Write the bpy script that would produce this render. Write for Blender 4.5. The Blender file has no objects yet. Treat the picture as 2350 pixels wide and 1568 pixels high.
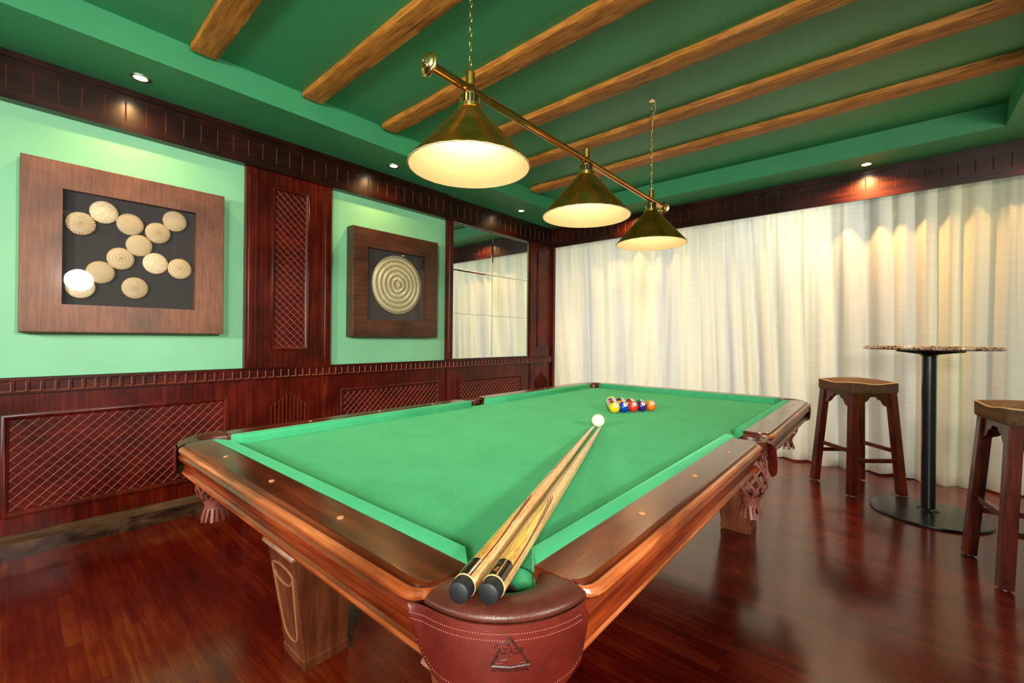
import bpy, math, random
from mathutils import Vector, Matrix, noise
random.seed(7)
S = bpy.context.scene
COL = S.collection
PI = math.pi

# ---------------------------------------------------------------- camera
cam_d = bpy.data.cameras.new('camera'); cam = bpy.data.objects.new('camera', cam_d); COL.objects.link(cam)
rt = Vector((0.75113095, 0.66008173, 0.00971616)); up = Vector((-0.00616158, -0.00770744, 0.99995131)); fw = Vector((-0.66012448, 0.75115424, 0.00172215))
cam.matrix_world = Matrix(((rt.x, up.x, -fw.x, 0), (rt.y, up.y, -fw.y, 0), (rt.z, up.z, -fw.z, 1.167), (0, 0, 0, 1)))
cam_d.sensor_width = 36; cam_d.lens = 1005.2 / 2350 * 36
cam_d.shift_x = 6.6 / 2350; cam_d.shift_y = -10.2 / 2350
cam_d.clip_start = .05
S.camera = cam
# ---------------------------------------------------------------- world, view
w = bpy.data.worlds.new('world'); S.world = w; w.use_nodes = True
w.node_tree.nodes['Background'].inputs[0].default_value = (.75, .86, 1, 1)
w.node_tree.nodes['Background'].inputs[1].default_value = 1.0
S.view_settings.view_transform = 'Standard'; S.view_settings.look = 'None'
S.view_settings.exposure = 0.0; S.view_settings.gamma = 1; S.view_settings.use_curve_mapping = False
S.cycles.use_denoising = True
S.cycles.max_bounces = 10; S.cycles.diffuse_bounces = 4; S.cycles.glossy_bounces = 5; S.cycles.transparent_max_bounces = 10
S.cycles.sample_clamp_indirect = 6
S.cycles.caustics_reflective = False; S.cycles.caustics_refractive = False

def light(kind, name, loc, energy, color, size=.2, size_y=None, target=None, spot=None, blend=.5):
    d = bpy.data.lights.new(name, kind); d.energy = energy; d.color = color
    if kind == 'AREA':
        d.size = size
        if size_y: d.shape = 'RECTANGLE'; d.size_y = size_y
    else: d.shadow_soft_size = size
    if spot: d.spot_size = spot; d.spot_blend = blend
    o = bpy.data.objects.new(name, d); COL.objects.link(o); o.location = loc
    if target is not None:
        o.rotation_euler = (Vector(target) - Vector(loc)).to_track_quat('-Z', 'Y').to_euler()
    return o
WARM = (1, .78, .50)
# daylight outside the window wall
light('AREA', 'daylight', (-2.4, 6.15, 1.5), 88, (.93, .97, 1), 3.5, 2.9, (-2.2, 4, 1.45))
light('AREA', 'daylight', (1.0, 6.15, 1.4), 4, (.93, .97, 1), 2.2, 2.6, (1.0, 4, 1.4))
light('AREA', 'daylight', (-.75, 5.42, 2.38), 7, (.93, .97, 1), .8, .12, (-.75, 5.0, 2.1))
# unseen lamps in the rest of the room and an added bounce fill, behind the camera
d_ = light('AREA', 'unseen_light', (1.3, -1.9, 2.15), 66, (1, .95, .88), .45, .45, (-1.2, 2.0, .8)); d_.data.spread = math.radians(110)
d_ = light('AREA', 'unseen_light', (-1.3, -2.3, 1.8), 32, (1, .95, .88), .35, .35, (-3.0, 1.6, .8)); d_.data.spread = math.radians(110)
light('AREA', 'unseen_light', (1.2, -2.95, 1.3), 66, (1, .95, .88), 1.4, 1.4, (-.8, 3, 1.9))  # broad fill added to imitate bounced light on ceiling and walls, no real lamp
d_ = light('AREA', 'unseen_light', (1.92, .63, 1.92), 56, (1, .95, .88), .3, None, (-3.4, .5, 1.3)); d_.data.shape = 'DISK'; d_.data.spread = math.radians(75); d_.data.energy = 19

# ---------------------------------------------------------------- material helpers
def mat(name):
    m = bpy.data.materials.new(name); m.use_nodes = True
    nt = m.node_tree; b = nt.nodes['Principled BSDF']
    return m, nt, b
def lin(c):
    f = lambda v: (v / 255 / 12.92) if v / 255 <= .04045 else ((v / 255 + .055) / 1.055) ** 2.4
    return (f(c[0]), f(c[1]), f(c[2]), 1)
def N(nt, t, **kw):
    n = nt.nodes.new(t)
    for k, v in kw.items(): setattr(n, k, v)
    return n
def mapping(nt, scale, rot=(0, 0, 0), world=False):
    if world: src = N(nt, 'ShaderNodeNewGeometry').outputs['Position']
    else: src = N(nt, 'ShaderNodeTexCoord').outputs['Object']
    mp = N(nt, 'ShaderNodeMapping'); mp.inputs['Scale'].default_value = scale; mp.inputs['Rotation'].default_value = rot
    nt.links.new(src, mp.inputs['Vector']); return mp.outputs['Vector']
def noise_tex(nt, vec, scale, detail=4, rough=.55, dist=0):
    n = N(nt, 'ShaderNodeTexNoise'); n.inputs['Scale'].default_value = scale; n.inputs['Detail'].default_value = detail
    n.inputs['Roughness'].default_value = rough; n.inputs['Distortion'].default_value = dist
    if vec is not None: nt.links.new(vec, n.inputs['Vector'])
    return n.outputs['Fac']
def ramp(nt, fac, stops):
    r = N(nt, 'ShaderNodeValToRGB'); e = r.color_ramp.elements
    while len(e) < len(stops): e.new(.5)
    for el, (p, c) in zip(e, stops): el.position = p; el.color = c if len(c) == 4 else lin(c)
    nt.links.new(fac, r.inputs['Fac']); return r.outputs['Color']
def bump(nt, b, h, strength=.3, dist=.002):
    n = N(nt, 'ShaderNodeBump'); n.inputs['Strength'].default_value = strength; n.inputs['Distance'].default_value = dist
    nt.links.new(h, n.inputs['Height']); nt.links.new(n.outputs['Normal'], b.inputs['Normal'])
def mathn(nt, op, a, b=None, c=None):
    n = N(nt, 'ShaderNodeMath', operation=op)
    for i, v in enumerate((a, b, c)):
        if v is None: continue
        if isinstance(v, (int, float)): n.inputs[i].default_value = v
        else: nt.links.new(v, n.inputs[i])
    return n.outputs[0]
def mixc(nt, fac, a, b, mode='MIX'):
    n = N(nt, 'ShaderNodeMix', data_type='RGBA', blend_type=mode)
    for s, v in ((0, fac), (6, a), (7, b)):
        if isinstance(v, (int, float)): n.inputs[s].default_value = v
        elif isinstance(v, tuple): n.inputs[s].default_value = v
        else: nt.links.new(v, n.inputs[s])
    return n.outputs[2]
def plain(name, c, rough=.5, metal=0, spec=.5, coat=0, nz=0):
    m, nt, b = mat(name)
    b.inputs['Base Color'].default_value = lin(c); b.inputs['Roughness'].default_value = rough
    b.inputs['Metallic'].default_value = metal; b.inputs['Specular IOR Level'].default_value = spec
    b.inputs['Coat Weight'].default_value = coat
    if nz:
        f = noise_tex(nt, mapping(nt, (1, 1, 1)), nz, 5)
        d = tuple(v * .72 for v in c)
        nt.links.new(ramp(nt, f, [(.3, d), (.7, c)]), b.inputs['Base Color'])
    return m
def wood(name, dark, mid, light_c, axis, rough=.3, scale=1., coat=.3, world=False, bumps=.12, patch=0, spec=.5):
    """grain runs along axis"""
    m, nt, b = mat(name)
    sc = [26 * scale] * 3; sc['xyz'.index(axis)] = 1.6 * scale
    v = mapping(nt, sc, world=world)
    f = noise_tex(nt, v, 1.6, 6, .62, .6)
    f2 = noise_tex(nt, mapping(nt, (1.6, 1.6, 1.6), world=world), 2.2, 3)
    c = ramp(nt, f, [(.28, dark), (.5, mid), (.74, light_c)])
    c2 = ramp(nt, f2, [(.35, (150, 140, 135)), (.65, (255, 255, 255))])
    c = mixc(nt, .8, c, c2, 'MULTIPLY')
    nt.links.new(c, b.inputs['Base Color'])
    r = N(nt, 'ShaderNodeMapRange'); r.inputs[3].default_value = rough * .75; r.inputs[4].default_value = rough * 1.35
    nt.links.new(f2, r.inputs[0]); nt.links.new(r.outputs[0], b.inputs['Roughness'])
    b.inputs['Coat Weight'].default_value = coat; b.inputs['Coat Roughness'].default_value = .15
    b.inputs['Specular IOR Level'].default_value = spec
    bump(nt, b, f, bumps, .001)
    return m

M = {}
def paint(name, c, rough=.55):
    m, nt, b = mat(name)
    v = mapping(nt, (1, 1, 1), world=True)
    f = noise_tex(nt, v, 1.3, 3); d = tuple(x * .93 for x in c)
    nt.links.new(ramp(nt, f, [(.35, d), (.65, c)]), b.inputs['Base Color'])
    b.inputs['Roughness'].default_value = rough
    bump(nt, b, noise_tex(nt, v, 60, 3), .05, .001)
    return m
M['wall'] = paint('green_wall_paint', (140, 214, 164), .5)
M['ceil'] = paint('green_ceiling_paint', (64, 156, 104), .5)
M['mahog_v'] = wood('mahogany_vertical', (54, 6, 2), (88, 16, 4), (120, 34, 9), 'z', .3, 1., .06, True, spec=.28)
M['mahog_h'] = wood('mahogany_horizontal', (50, 6, 2), (80, 15, 4), (112, 32, 9), 'y', .3, 1., .06, True, spec=.28)
M['fascia'] = wood('shaded_fascia_wood', (20, 4, 2), (40, 9, 4), (64, 18, 8), 'y', .26, 1., .1, True, spec=.4)  # same mahogany, its colour darkened to stand for the dim light up there
M['mahog_x'] = wood('mahogany_valance', (30, 6, 3), (56, 14, 6), (84, 28, 10), 'x', .3, 1., .12, True, spec=.4)  # valance mahogany, shade put into the colour as on the fascia
M['lat_bg'] = wood('lattice_board', (58, 4, 2), (88, 9, 4), (114, 24, 8), 'y', .42, 1., .0, True, spec=.2)
M['lat_lit'] = plain('lattice_line', (186, 140, 118), .35)  # ridges in one direction coloured pale as if catching the light
M['fin'] = plain('worn_edge_wood', (142, 84, 56), .35)  # paler wood for right and bottom block edges and for flute ridges
M['lat_shaded'] = plain('lattice_line_shaded', (136, 78, 56), .35)  # crossing ridges coloured dimmer as if turned from the light

M['slot'] = plain('groove_wood', (104, 58, 38), .35)
M['base'] = None
m, nt, b = mat('scuffed_baseboard'); v = mapping(nt, (1, 2.2, 5), world=True)
nt.links.new(ramp(nt, noise_tex(nt, v, 2.4, 6, .65, .5), [(.38, (28, 15, 9)), (.5, (62, 38, 24)), (.68, (98, 74, 54))]), b.inputs['Base Color'])
b.inputs['Roughness'].default_value = .35; M['base'] = m
M['reed'] = wood('worn_reeded_top', (52, 34, 20), (92, 66, 40), (128, 98, 66), 'y', .4, 1., .1, True)
# table woods: object coordinates follow the table
RD, RM, RL = (66, 24, 10), (104, 42, 16), (138, 64, 26)
M['rail_u'] = wood('rail_wood_short', RD, RM, RL, 'x', .24, 1., .3, bumps=.008)
M['rail_v'] = wood('rail_wood_long', RD, RM, RL, 'y', .24, 1., .3, bumps=.008)
M['apr_u'] = wood('apron_wood_short', (80, 22, 7), (128, 44, 13), (172, 76, 28), 'x', .3, .9, .3)
M['apr_v'] = wood('apron_wood_long', (80, 22, 7), (128, 44, 13), (172, 76, 28), 'y', .3, .9, .3)
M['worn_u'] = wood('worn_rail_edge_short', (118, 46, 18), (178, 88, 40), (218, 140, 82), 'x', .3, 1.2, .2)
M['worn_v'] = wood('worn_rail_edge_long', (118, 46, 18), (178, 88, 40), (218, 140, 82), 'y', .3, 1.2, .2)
M['leg'] = wood('table_leg_wood', (102, 48, 26), (126, 66, 38), (148, 84, 52), 'z', .38, 1., .2)
M['bead'] = plain('polished_highlit_bead', (158, 104, 68), .25, coat=.4)  # wood colour lightened to carry the highlights along the carving
M['legcap'] = plain('worn_leg_cap', (176, 128, 98), .45, nz=30)
M['stool'] = wood('stool_wood', (50, 9, 5), (96, 22, 10), (132, 42, 18), 'z', .26, 1., .2)
M['frame_b'] = wood('picture_frame_brown', (112, 66, 44), (134, 82, 56), (152, 98, 70), 'z', .45, 2.2, .05)
M['frame_d'] = wood('picture_frame_dark', (52, 26, 14), (82, 44, 24), (104, 58, 32), 'y', .4, 1.3, .1)
M['black'] = plain('black_board', (54, 48, 49), .8)
M['bump_rub'] = plain('black_rubber', (22, 24, 27), .5)
M['metal_blk'] = plain('black_painted_metal', (24, 25, 28), .28, 0, .6, .2)
M['brass'] = None
def brass(name, c1, c2, rough):
    m, nt, b = mat(name)
    f = noise_tex(nt, mapping(nt, (1, 1, 1)), 9, 5, .6)
    nt.links.new(ramp(nt, f, [(.3, c1), (.7, c2)]), b.inputs['Base Color'])
    b.inputs['Metallic'].default_value = 1; b.inputs['Roughness'].default_value = rough
    bump(nt, b, f, .06, .002); return m
M['brass'] = brass('aged_brass', (178, 126, 40), (230, 184, 92), .3)
M['brass_bar'] = brass('copper_brass_bar', (190, 126, 66), (228, 168, 104), .2)
M['brass_knob'] = brass('bright_brass', (214, 176, 104), (244, 216, 150), .18)
M['enamel'] = plain('white_enamel', (226, 194, 158), .35)
M['dark'] = plain('dark_void', (14, 8, 6), .8)
M['steel'] = plain('steel', (180, 176, 168), .25, 1)
M['white'] = plain('white_plastic', (235, 235, 232), .35)
M['cream'] = plain('cream_piping', (222, 186, 132), .6)
M['foot'] = plain('clear_foot', (210, 205, 215), .2)
m, nt, b = mat('bulb'); b.inputs['Emission Color'].default_value = (1, .74, .42, 1); b.inputs['Emission Strength'].default_value = 1.6; M['bulb'] = m
m, nt, b = mat('downlight_lens'); b.inputs['Emission Color'].default_value = (1, .84, .58, 1); b.inputs['Emission Strength'].default_value = 22; M['lens'] = m
# felt
def felt(name, c1, c2):
    m, nt, b = mat(name)
    f = noise_tex(nt, mapping(nt, (1, 1, 1)), 5, 4, .6, .3); f2 = noise_tex(nt, mapping(nt, (1, 1, 1)), 420, 2)
    c = ramp(nt, f, [(.3, c1), (.7, c2)])
    c = mixc(nt, .35, c, ramp(nt, f2, [(.3, (170, 170, 170)), (.7, (255, 255, 255))]), 'MULTIPLY')
    nt.links.new(c, b.inputs['Base Color']); b.inputs['Roughness'].default_value = .95
    b.inputs['Sheen Weight'].default_value = .35; b.inputs['Sheen Roughness'].default_value = .4
    b.inputs['Sheen Tint'].default_value = lin((120, 230, 160)); b.inputs['Specular IOR Level'].default_value = .1
    bump(nt, b, f2, .35, .0008); return m
M['felt'] = felt('green_table_felt', (64, 154, 100), (74, 168, 112))
M['felt_c'] = felt('green_cushion_felt', (60, 164, 112), (76, 180, 126))
# leather
def leather(name, c1, c2, rough=.38):
    m, nt, b = mat(name)
    v = mapping(nt, (1, 1, 1)); f = noise_tex(nt, v, 14, 4, .6); g = noise_tex(nt, v, 520, 3, .6)
    nt.links.new(ramp(nt, f, [(.3, c1), (.7, c2)]), b.inputs['Base Color'])
    b.inputs['Roughness'].default_value = rough; bump(nt, b, g, .4, .0012); return m
M['leather'] = leather('oxblood_leather', (72, 15, 9), (102, 29, 19))
M['leather_rim'] = leather('dark_rim_leather', (62, 26, 18), (92, 44, 32), .27)
M['strap'] = leather('leather_strap', (104, 48, 38), (140, 78, 66), .45)
M['emboss'] = leather('embossed_leather', (40, 8, 5), (58, 14, 8), .35)
M['stitch'] = plain('stitching', (196, 132, 104), .6)
m, nt, b = mat('brown_mohair'); v = mapping(nt, (22, 22, 12)); f = noise_tex(nt, v, 3, 5, .7)
nt.links.new(ramp(nt, f, [(.3, (64, 42, 24)), (.7, (108, 76, 48))]), b.inputs['Base Color']); b.inputs['Roughness'].default_value = .85
b.inputs['Sheen Weight'].default_value = .3; b.inputs['Sheen Tint'].default_value = lin((170, 125, 85)); M['mohair'] = m
# granite
m, nt, b = mat('speckled_granite'); v = mapping(nt, (1, 1, 1))
vo = N(nt, 'ShaderNodeTexVoronoi'); vo.inputs['Scale'].default_value = 110; nt.links.new(v, vo.inputs['Vector'])
sep = N(nt, 'ShaderNodeSeparateColor'); nt.links.new(vo.outputs['Color'], sep.inputs[0])
nt.links.new(ramp(nt, sep.outputs[0], [(.0, (42, 36, 34)), (.28, (50, 44, 42)), (.34, (150, 112, 92)), (.7, (188, 156, 132)), (1, (214, 196, 176))]), b.inputs['Base Color'])
b.inputs['Roughness'].default_value = .2; M['granite'] = m
# floor
m, nt, b = mat('red_brown_strip_floor')
v = mapping(nt, (1, 1, 1), world=True)
br = N(nt, 'ShaderNodeTexBrick'); br.inputs['Scale'].default_value = 1; br.inputs['Brick Width'].default_value = .46; br.inputs['Row Height'].default_value = .047
br.inputs['Mortar Size'].default_value = .0007; br.inputs['Mortar Smooth'].default_value = .3; br.offset = .37; br.offset_frequency = 2
br.inputs['Color1'].default_value = (0, 0, 0, 1); br.inputs['Color2'].default_value = (1, 1, 1, 1); br.inputs['Mortar'].default_value = (.5, .5, .5, 1)
nt.links.new(v, br.inputs['Vector'])
g = noise_tex(nt, mapping(nt, (2.2, 34, 1), world=True), 1.5, 6, .65, .5)
sep = N(nt, 'ShaderNodeSeparateColor'); nt.links.new(br.outputs['Color'], sep.inputs[0])
big = noise_tex(nt, v, 1.1, 4, .6)
f = mathn(nt, 'MULTIPLY_ADD', sep.outputs[0], .10, mathn(nt, 'MULTIPLY_ADD', g, .34, mathn(nt, 'MULTIPLY', big, .62)))
c = ramp(nt, f, [(.38, (52, 4, 2)), (.5, (82, 11, 4)), (.6, (104, 30, 8)), (.72, (134, 64, 22))])
c = mixc(nt, br.outputs['Fac'], c, lin((78, 26, 14)))
nt.links.new(c, b.inputs['Base Color'])
rr = N(nt, 'ShaderNodeMapRange'); rr.inputs[3].default_value = .10; rr.inputs[4].default_value = .27
nt.links.new(noise_tex(nt, v, 3.2, 4, .6), rr.inputs[0]); nt.links.new(rr.outputs[0], b.inputs['Roughness'])
b.inputs['Coat Weight'].default_value = .12; b.inputs['Coat Roughness'].default_value = .1
bump(nt, b, mathn(nt, 'SUBTRACT', mathn(nt, 'MULTIPLY', g, .4), br.outputs['Fac']), .12, .0012)
M['floor'] = m
# beams
m, nt, b = mat('rustic_beam_wood'); v = mapping(nt, (1.4, 30, 30)); f = noise_tex(nt, v, 2.6, 9, .75, .8)
c = ramp(nt, f, [(.34, (70, 30, 8)), (.42, (176, 104, 32)), (.58, (214, 140, 52)), (.78, (232, 170, 84))])
f3 = noise_tex(nt, mapping(nt, (3, 14, 14)), 2, 4); c = mixc(nt, .7, c, ramp(nt, f3, [(.36, (200, 180, 165)), (.55, (255, 255, 255))]), 'MULTIPLY')
nt.links.new(c, b.inputs['Base Color']); b.inputs['Roughness'].default_value = .6; bump(nt, b, f, .6, .004); M['beam'] = m
# mirror
M['mirror'] = plain('mirror_glass', (232, 236, 230), .02, 1)
M['mirror_edge'] = plain('mirror_bevel', (200, 200, 180), .12, 1)
# glass pane
m = bpy.data.materials.new('picture_glass'); m.use_nodes = True; nt = m.node_tree; nt.nodes.clear()
o_ = N(nt, 'ShaderNodeOutputMaterial'); tr = N(nt, 'ShaderNodeBsdfTransparent'); gl = N(nt, 'ShaderNodeBsdfGlossy'); gl.inputs['Roughness'].default_value = .01
fr = N(nt, 'ShaderNodeFresnel'); fr.inputs['IOR'].default_value = 1.5; mx = N(nt, 'ShaderNodeMixShader')
gb = N(nt, 'ShaderNodeNewGeometry'); nt.links.new(mathn(nt, 'MULTIPLY', fr.outputs[0], mathn(nt, 'SUBTRACT', 1, gb.outputs['Backfacing'])), mx.inputs[0]); nt.links.new(tr.outputs[0], mx.inputs[1]); nt.links.new(gl.outputs[0], mx.inputs[2]); nt.links.new(mx.outputs[0], o_.inputs[0]); M['glass'] = m
# curtain
m = bpy.data.materials.new('sheer_cream_curtain'); m.use_nodes = True; nt = m.node_tree; nt.nodes.clear()
o_ = N(nt, 'ShaderNodeOutputMaterial'); df = N(nt, 'ShaderNodeBsdfDiffuse'); tl = N(nt, 'ShaderNodeBsdfTranslucent'); mx = N(nt, 'ShaderNodeMixShader'); mx.inputs[0].default_value = .45
sl = noise_tex(nt, mapping(nt, (6, 6, 260), world=True), 1, 5, .6)
st = noise_tex(nt, mapping(nt, (4.2, 0, .2), world=True), 1, 3, .55)
c = ramp(nt, st, [(.36, (206, 200, 186)), (.5, (228, 218, 192)), (.64, (238, 226, 190))])
c = mixc(nt, .32, c, ramp(nt, sl, [(.35, (216, 216, 216)), (.65, (255, 255, 255))]), 'MULTIPLY')
nt.links.new(c, df.inputs[0]); nt.links.new(c, tl.inputs[0])
bp = N(nt, 'ShaderNodeBump'); bp.inputs['Strength'].default_value = .25; bp.inputs['Distance'].default_value = .001; nt.links.new(sl, bp.inputs['Height'])
nt.links.new(bp.outputs[0], df.inputs['Normal'])
nt.links.new(df.outputs[0], mx.inputs[1]); nt.links.new(tl.outputs[0], mx.inputs[2]); nt.links.new(mx.outputs[0], o_.inputs[0]); M['curtain'] = m
# carved stones: local x = out of the board, y/z in the plane
def stone(name, kind):
    m, nt, b = mat(name)
    tc = N(nt, 'ShaderNodeTexCoord'); sp = N(nt, 'ShaderNodeSeparateXYZ'); nt.links.new(tc.outputs['Object'], sp.inputs[0])
    y, z = sp.outputs[1], sp.outputs[2]
    rad = mathn(nt, 'SQRT', mathn(nt, 'ADD', mathn(nt, 'MULTIPLY', y, y), mathn(nt, 'MULTIPLY', z, z)))
    ang = mathn(nt, 'ARCTAN2', z, y)
    if kind == 'rings': h = mathn(nt, 'SINE', mathn(nt, 'MULTIPLY', rad, 1150))
    elif kind == 'radial': h = mathn(nt, 'SINE', mathn(nt, 'MULTIPLY', ang, 54))
    elif kind == 'rough':
        nn = noise_tex(nt, tc.outputs['Object'], 60, 2)
        h = mathn(nt, 'SINE', mathn(nt, 'MULTIPLY_ADD', nn, 9, mathn(nt, 'MULTIPLY', ang, 34)))
    elif kind == 'wheel': h = mathn(nt, 'MULTIPLY', mathn(nt, 'SINE', mathn(nt, 'MULTIPLY', ang, 60)), mathn(nt, 'SINE', mathn(nt, 'MULTIPLY', rad, 210)))
    elif kind == 'stripes': h = mathn(nt, 'SINE', mathn(nt, 'MULTIPLY_ADD', z, 500, mathn(nt, 'MULTIPLY', y, 1150)))
    elif kind == 'zigzag': h = mathn(nt, 'SINE', mathn(nt, 'MULTIPLY_ADD', mathn(nt, 'SINE', mathn(nt, 'MULTIPLY', z, 900)), 1.6, mathn(nt, 'MULTIPLY', y, 900)))
    elif kind == 'cross': h = mathn(nt, 'MULTIPLY', mathn(nt, 'SINE', mathn(nt, 'MULTIPLY', mathn(nt, 'ADD', y, z), 900)), mathn(nt, 'SINE', mathn(nt, 'MULTIPLY', mathn(nt, 'SUBTRACT', y, z), 900)))
    elif kind == 'cells':
        vo = N(nt, 'ShaderNodeTexVoronoi', feature='DISTANCE_TO_EDGE'); vo.inputs['Scale'].default_value = 42; nt.links.new(tc.outputs['Object'], vo.inputs['Vector'])
        h = mathn(nt, 'MINIMUM', mathn(nt, 'MULTIPLY', vo.outputs[0], 9), 1)
    elif kind == 'branch':
        nn = noise_tex(nt, tc.outputs['Object'], 42, 2, .5, 1.2)
        h = mathn(nt, 'MINIMUM', mathn(nt, 'MULTIPLY', mathn(nt, 'ABSOLUTE', mathn(nt, 'SUBTRACT', nn, .5)), 14), 1)
    elif kind == 'twist': # big dish: concentric steps with twisted radial ribs
        tw = mathn(nt, 'SINE', mathn(nt, 'MULTIPLY_ADD', rad, 150, mathn(nt, 'MULTIPLY', ang, 84)))
        h = mathn(nt, 'MULTIPLY_ADD', tw, .55, mathn(nt, 'MULTIPLY', mathn(nt, 'SINE', mathn(nt, 'MULTIPLY', rad, 142)), .6))
    hh = mathn(nt, 'MULTIPLY_ADD', h, .5, .5)
    if kind == 'twist':
        nt.links.new(ramp(nt, hh, [(.0, (150, 138, 98)), (.6, (212, 202, 160)), (1, (236, 228, 190))]), b.inputs['Base Color']); b.inputs['Metallic'].default_value = .35; b.inputs['Roughness'].default_value = .35
    else:
        base = [(.0, (150, 112, 70)), (.4, (216, 188, 144)), (1, (236, 212, 172))]
        nt.links.new(ramp(nt, hh, base), b.inputs['Base Color']); b.inputs['Roughness'].default_value = .45
    bump(nt, b, h, .5, .0015 if kind != 'twist' else .004)
    return m
STONES = {k: stone('carved_' + k, k) for k in ('rings', 'radial', 'rough', 'wheel', 'stripes', 'zigzag', 'cross', 'cells', 'branch', 'twist')}

# ---------------------------------------------------------------- mesh helpers
class MB:
    def __init__(s): s.v = []; s.f = []; s.mi = []
    def add(s, vs, fs, mi=0, tf=None):
        o = len(s.v)
        s.v += [tuple(tf(Vector(v))) if tf else tuple(v) for v in vs]
        s.f += [tuple(i + o for i in f) for f in fs]; s.mi += [mi] * len(fs)
    def box(s, a, b, mi=0, tf=None):
        x0, y0, z0 = [min(p, q) for p, q in zip(a, b)]; x1, y1, z1 = [max(p, q) for p, q in zip(a, b)]
        s.add([(x0, y0, z0), (x1, y0, z0), (x1, y1, z0), (x0, y1, z0), (x0, y0, z1), (x1, y0, z1), (x1, y1, z1), (x0, y1, z1)],
              [(0, 3, 2, 1), (4, 5, 6, 7), (0, 1, 5, 4), (1, 2, 6, 5), (2, 3, 7, 6), (3, 0, 4, 7)], mi, tf)
    def grid(s, rows, close_r=False, close_c=False, mi=0, flip=False, cap=False):
        n = len(rows); k = len(rows[0]); vs = [p for r in rows for p in r]; fs = []
        for i in range(n if close_r else n - 1):
            for j in range(k if close_c else k - 1):
                a = i * k + j; b_ = i * k + (j + 1) % k; c_ = ((i + 1) % n) * k + (j + 1) % k; d = ((i + 1) % n) * k + j
                fs.append((a, d, c_, b_) if flip else (a, b_, c_, d))
        if cap:
            fs.append(tuple(range(k))[::-1] if not flip else tuple(range(k))); fs.append(tuple((n - 1) * k + j for j in range(k)) if not flip else tuple((n - 1) * k + j for j in range(k))[::-1])
        o_ = len(s.mi); s.add(vs, fs, 0 if callable(mi) else mi)
        if callable(mi):
            kk = k if close_c else k - 1
            for q in range(n * kk if close_r else (n - 1) * kk): s.mi[o_ + q] = mi(q % kk)
    def lathe(s, prof, c=(0, 0, 0), ax=None, n=40, mi=0, cap=True):
        """prof: list of (r, h); ax: axis direction"""
        az = Vector(ax or (0, 0, 1)).normalized(); q = az.to_track_quat('Z', 'Y'); C = Vector(c)
        rows = []
        for r, h in prof:
            rows.append([C + q @ Vector((r * math.cos(2 * PI * i / n), r * math.sin(2 * PI * i / n), h)) for i in range(n)])
        s.grid(rows, close_c=True, mi=mi, cap=cap)
    def tube(s, pts, r, n=8, mi=0, cap=True, flat=None):
        P = [Vector(p) for p in pts]; rows = []
        t0 = (P[1] - P[0]).normalized(); ref = Vector((0, 0, 1)) if abs(t0.z) < .9 else Vector((1, 0, 0)); nrm = t0.cross(ref).normalized()
        for i, p in enumerate(P):
            t = (P[min(i + 1, len(P) - 1)] - P[max(i - 1, 0)]).normalized()
            nrm = (nrm - t * nrm.dot(t)).normalized(); bi = t.cross(nrm)
            rr = r[i] if isinstance(r, (list, tuple)) else r
            rows.append([p + (nrm * math.cos(2 * PI * j / n) + bi * math.sin(2 * PI * j / n) * (flat or 1)) * rr for j in range(n)])
        s.grid(rows, close_c=True, mi=mi, cap=cap)
    def ribbon(s, pts, normals, wid, th, mi=0):
        rows = []
        for i, p in enumerate(pts):
            t = (pts[min(i + 1, len(pts) - 1)] - pts[max(i - 1, 0)]).normalized(); nn = normals[i]; sd = t.cross(nn).normalized() * wid / 2; nn = nn * th / 2
            rows.append([p + sd + nn, p - sd + nn, p - sd - nn, p + sd - nn])
        s.grid(rows, close_c=True, mi=mi, cap=True)
    def prism(s, poly, map0, map1, mi=0):
        """poly extruded between two mappings of 2-D points"""
        n = len(poly); vs = [map0(p) for p in poly] + [map1(p) for p in poly]
        s.add(vs, [tuple(range(n))[::-1], tuple(range(n, 2 * n))] + [(i, (i + 1) % n, n + (i + 1) % n, n + i) for i in range(n)], mi)
    def build(s, name, mats, parent=None, smooth=35, loc=None, rotz=None, bev=0, fix=True):
        me = bpy.data.meshes.new(name); me.from_pydata([tuple(v) for v in s.v], [], s.f); me.update()
        if not isinstance(mats, (list, tuple)): mats = [mats]
        for m_ in mats: me.materials.append(m_)
        if len(mats) > 1: me.polygons.foreach_set('material_index', s.mi)
        if fix:
            import bmesh
            bm = bmesh.new(); bm.from_mesh(me); bmesh.ops.recalc_face_normals(bm, faces=bm.faces); bm.to_mesh(me); bm.free()
        if smooth:
            me.polygons.foreach_set('use_smooth', [True] * len(me.polygons)); me.set_sharp_from_angle(angle=math.radians(smooth))
        o = bpy.data.objects.new(name, me); COL.objects.link(o)
        if parent: o.parent = parent
        if loc: o.location = loc
        if rotz: o.rotation_euler.z = rotz
        if bev:
            md = o.modifiers.new('bevel', 'BEVEL'); md.width = bev; md.segments = 2; md.limit_method = 'ANGLE'
        return o
def empty(name, loc=(0, 0, 0), rz=0, parent=None):
    o = bpy.data.objects.new(name, None); COL.objects.link(o); o.location = loc; o.rotation_euler.z = rz; o.empty_display_size = .05
    if parent: o.parent = parent
    return o
def tag(o, label, cat, group=None):
    o['label'] = label; o['category'] = cat
    if group: o['group'] = group
    return o
def struct(o): o['kind'] = 'structure'; return o
def copy_tree(o, parent=None):
    c = o.copy(); COL.objects.link(c); c.parent = parent
    for ch in list(o.children): copy_tree(ch, c)
    return c
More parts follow.
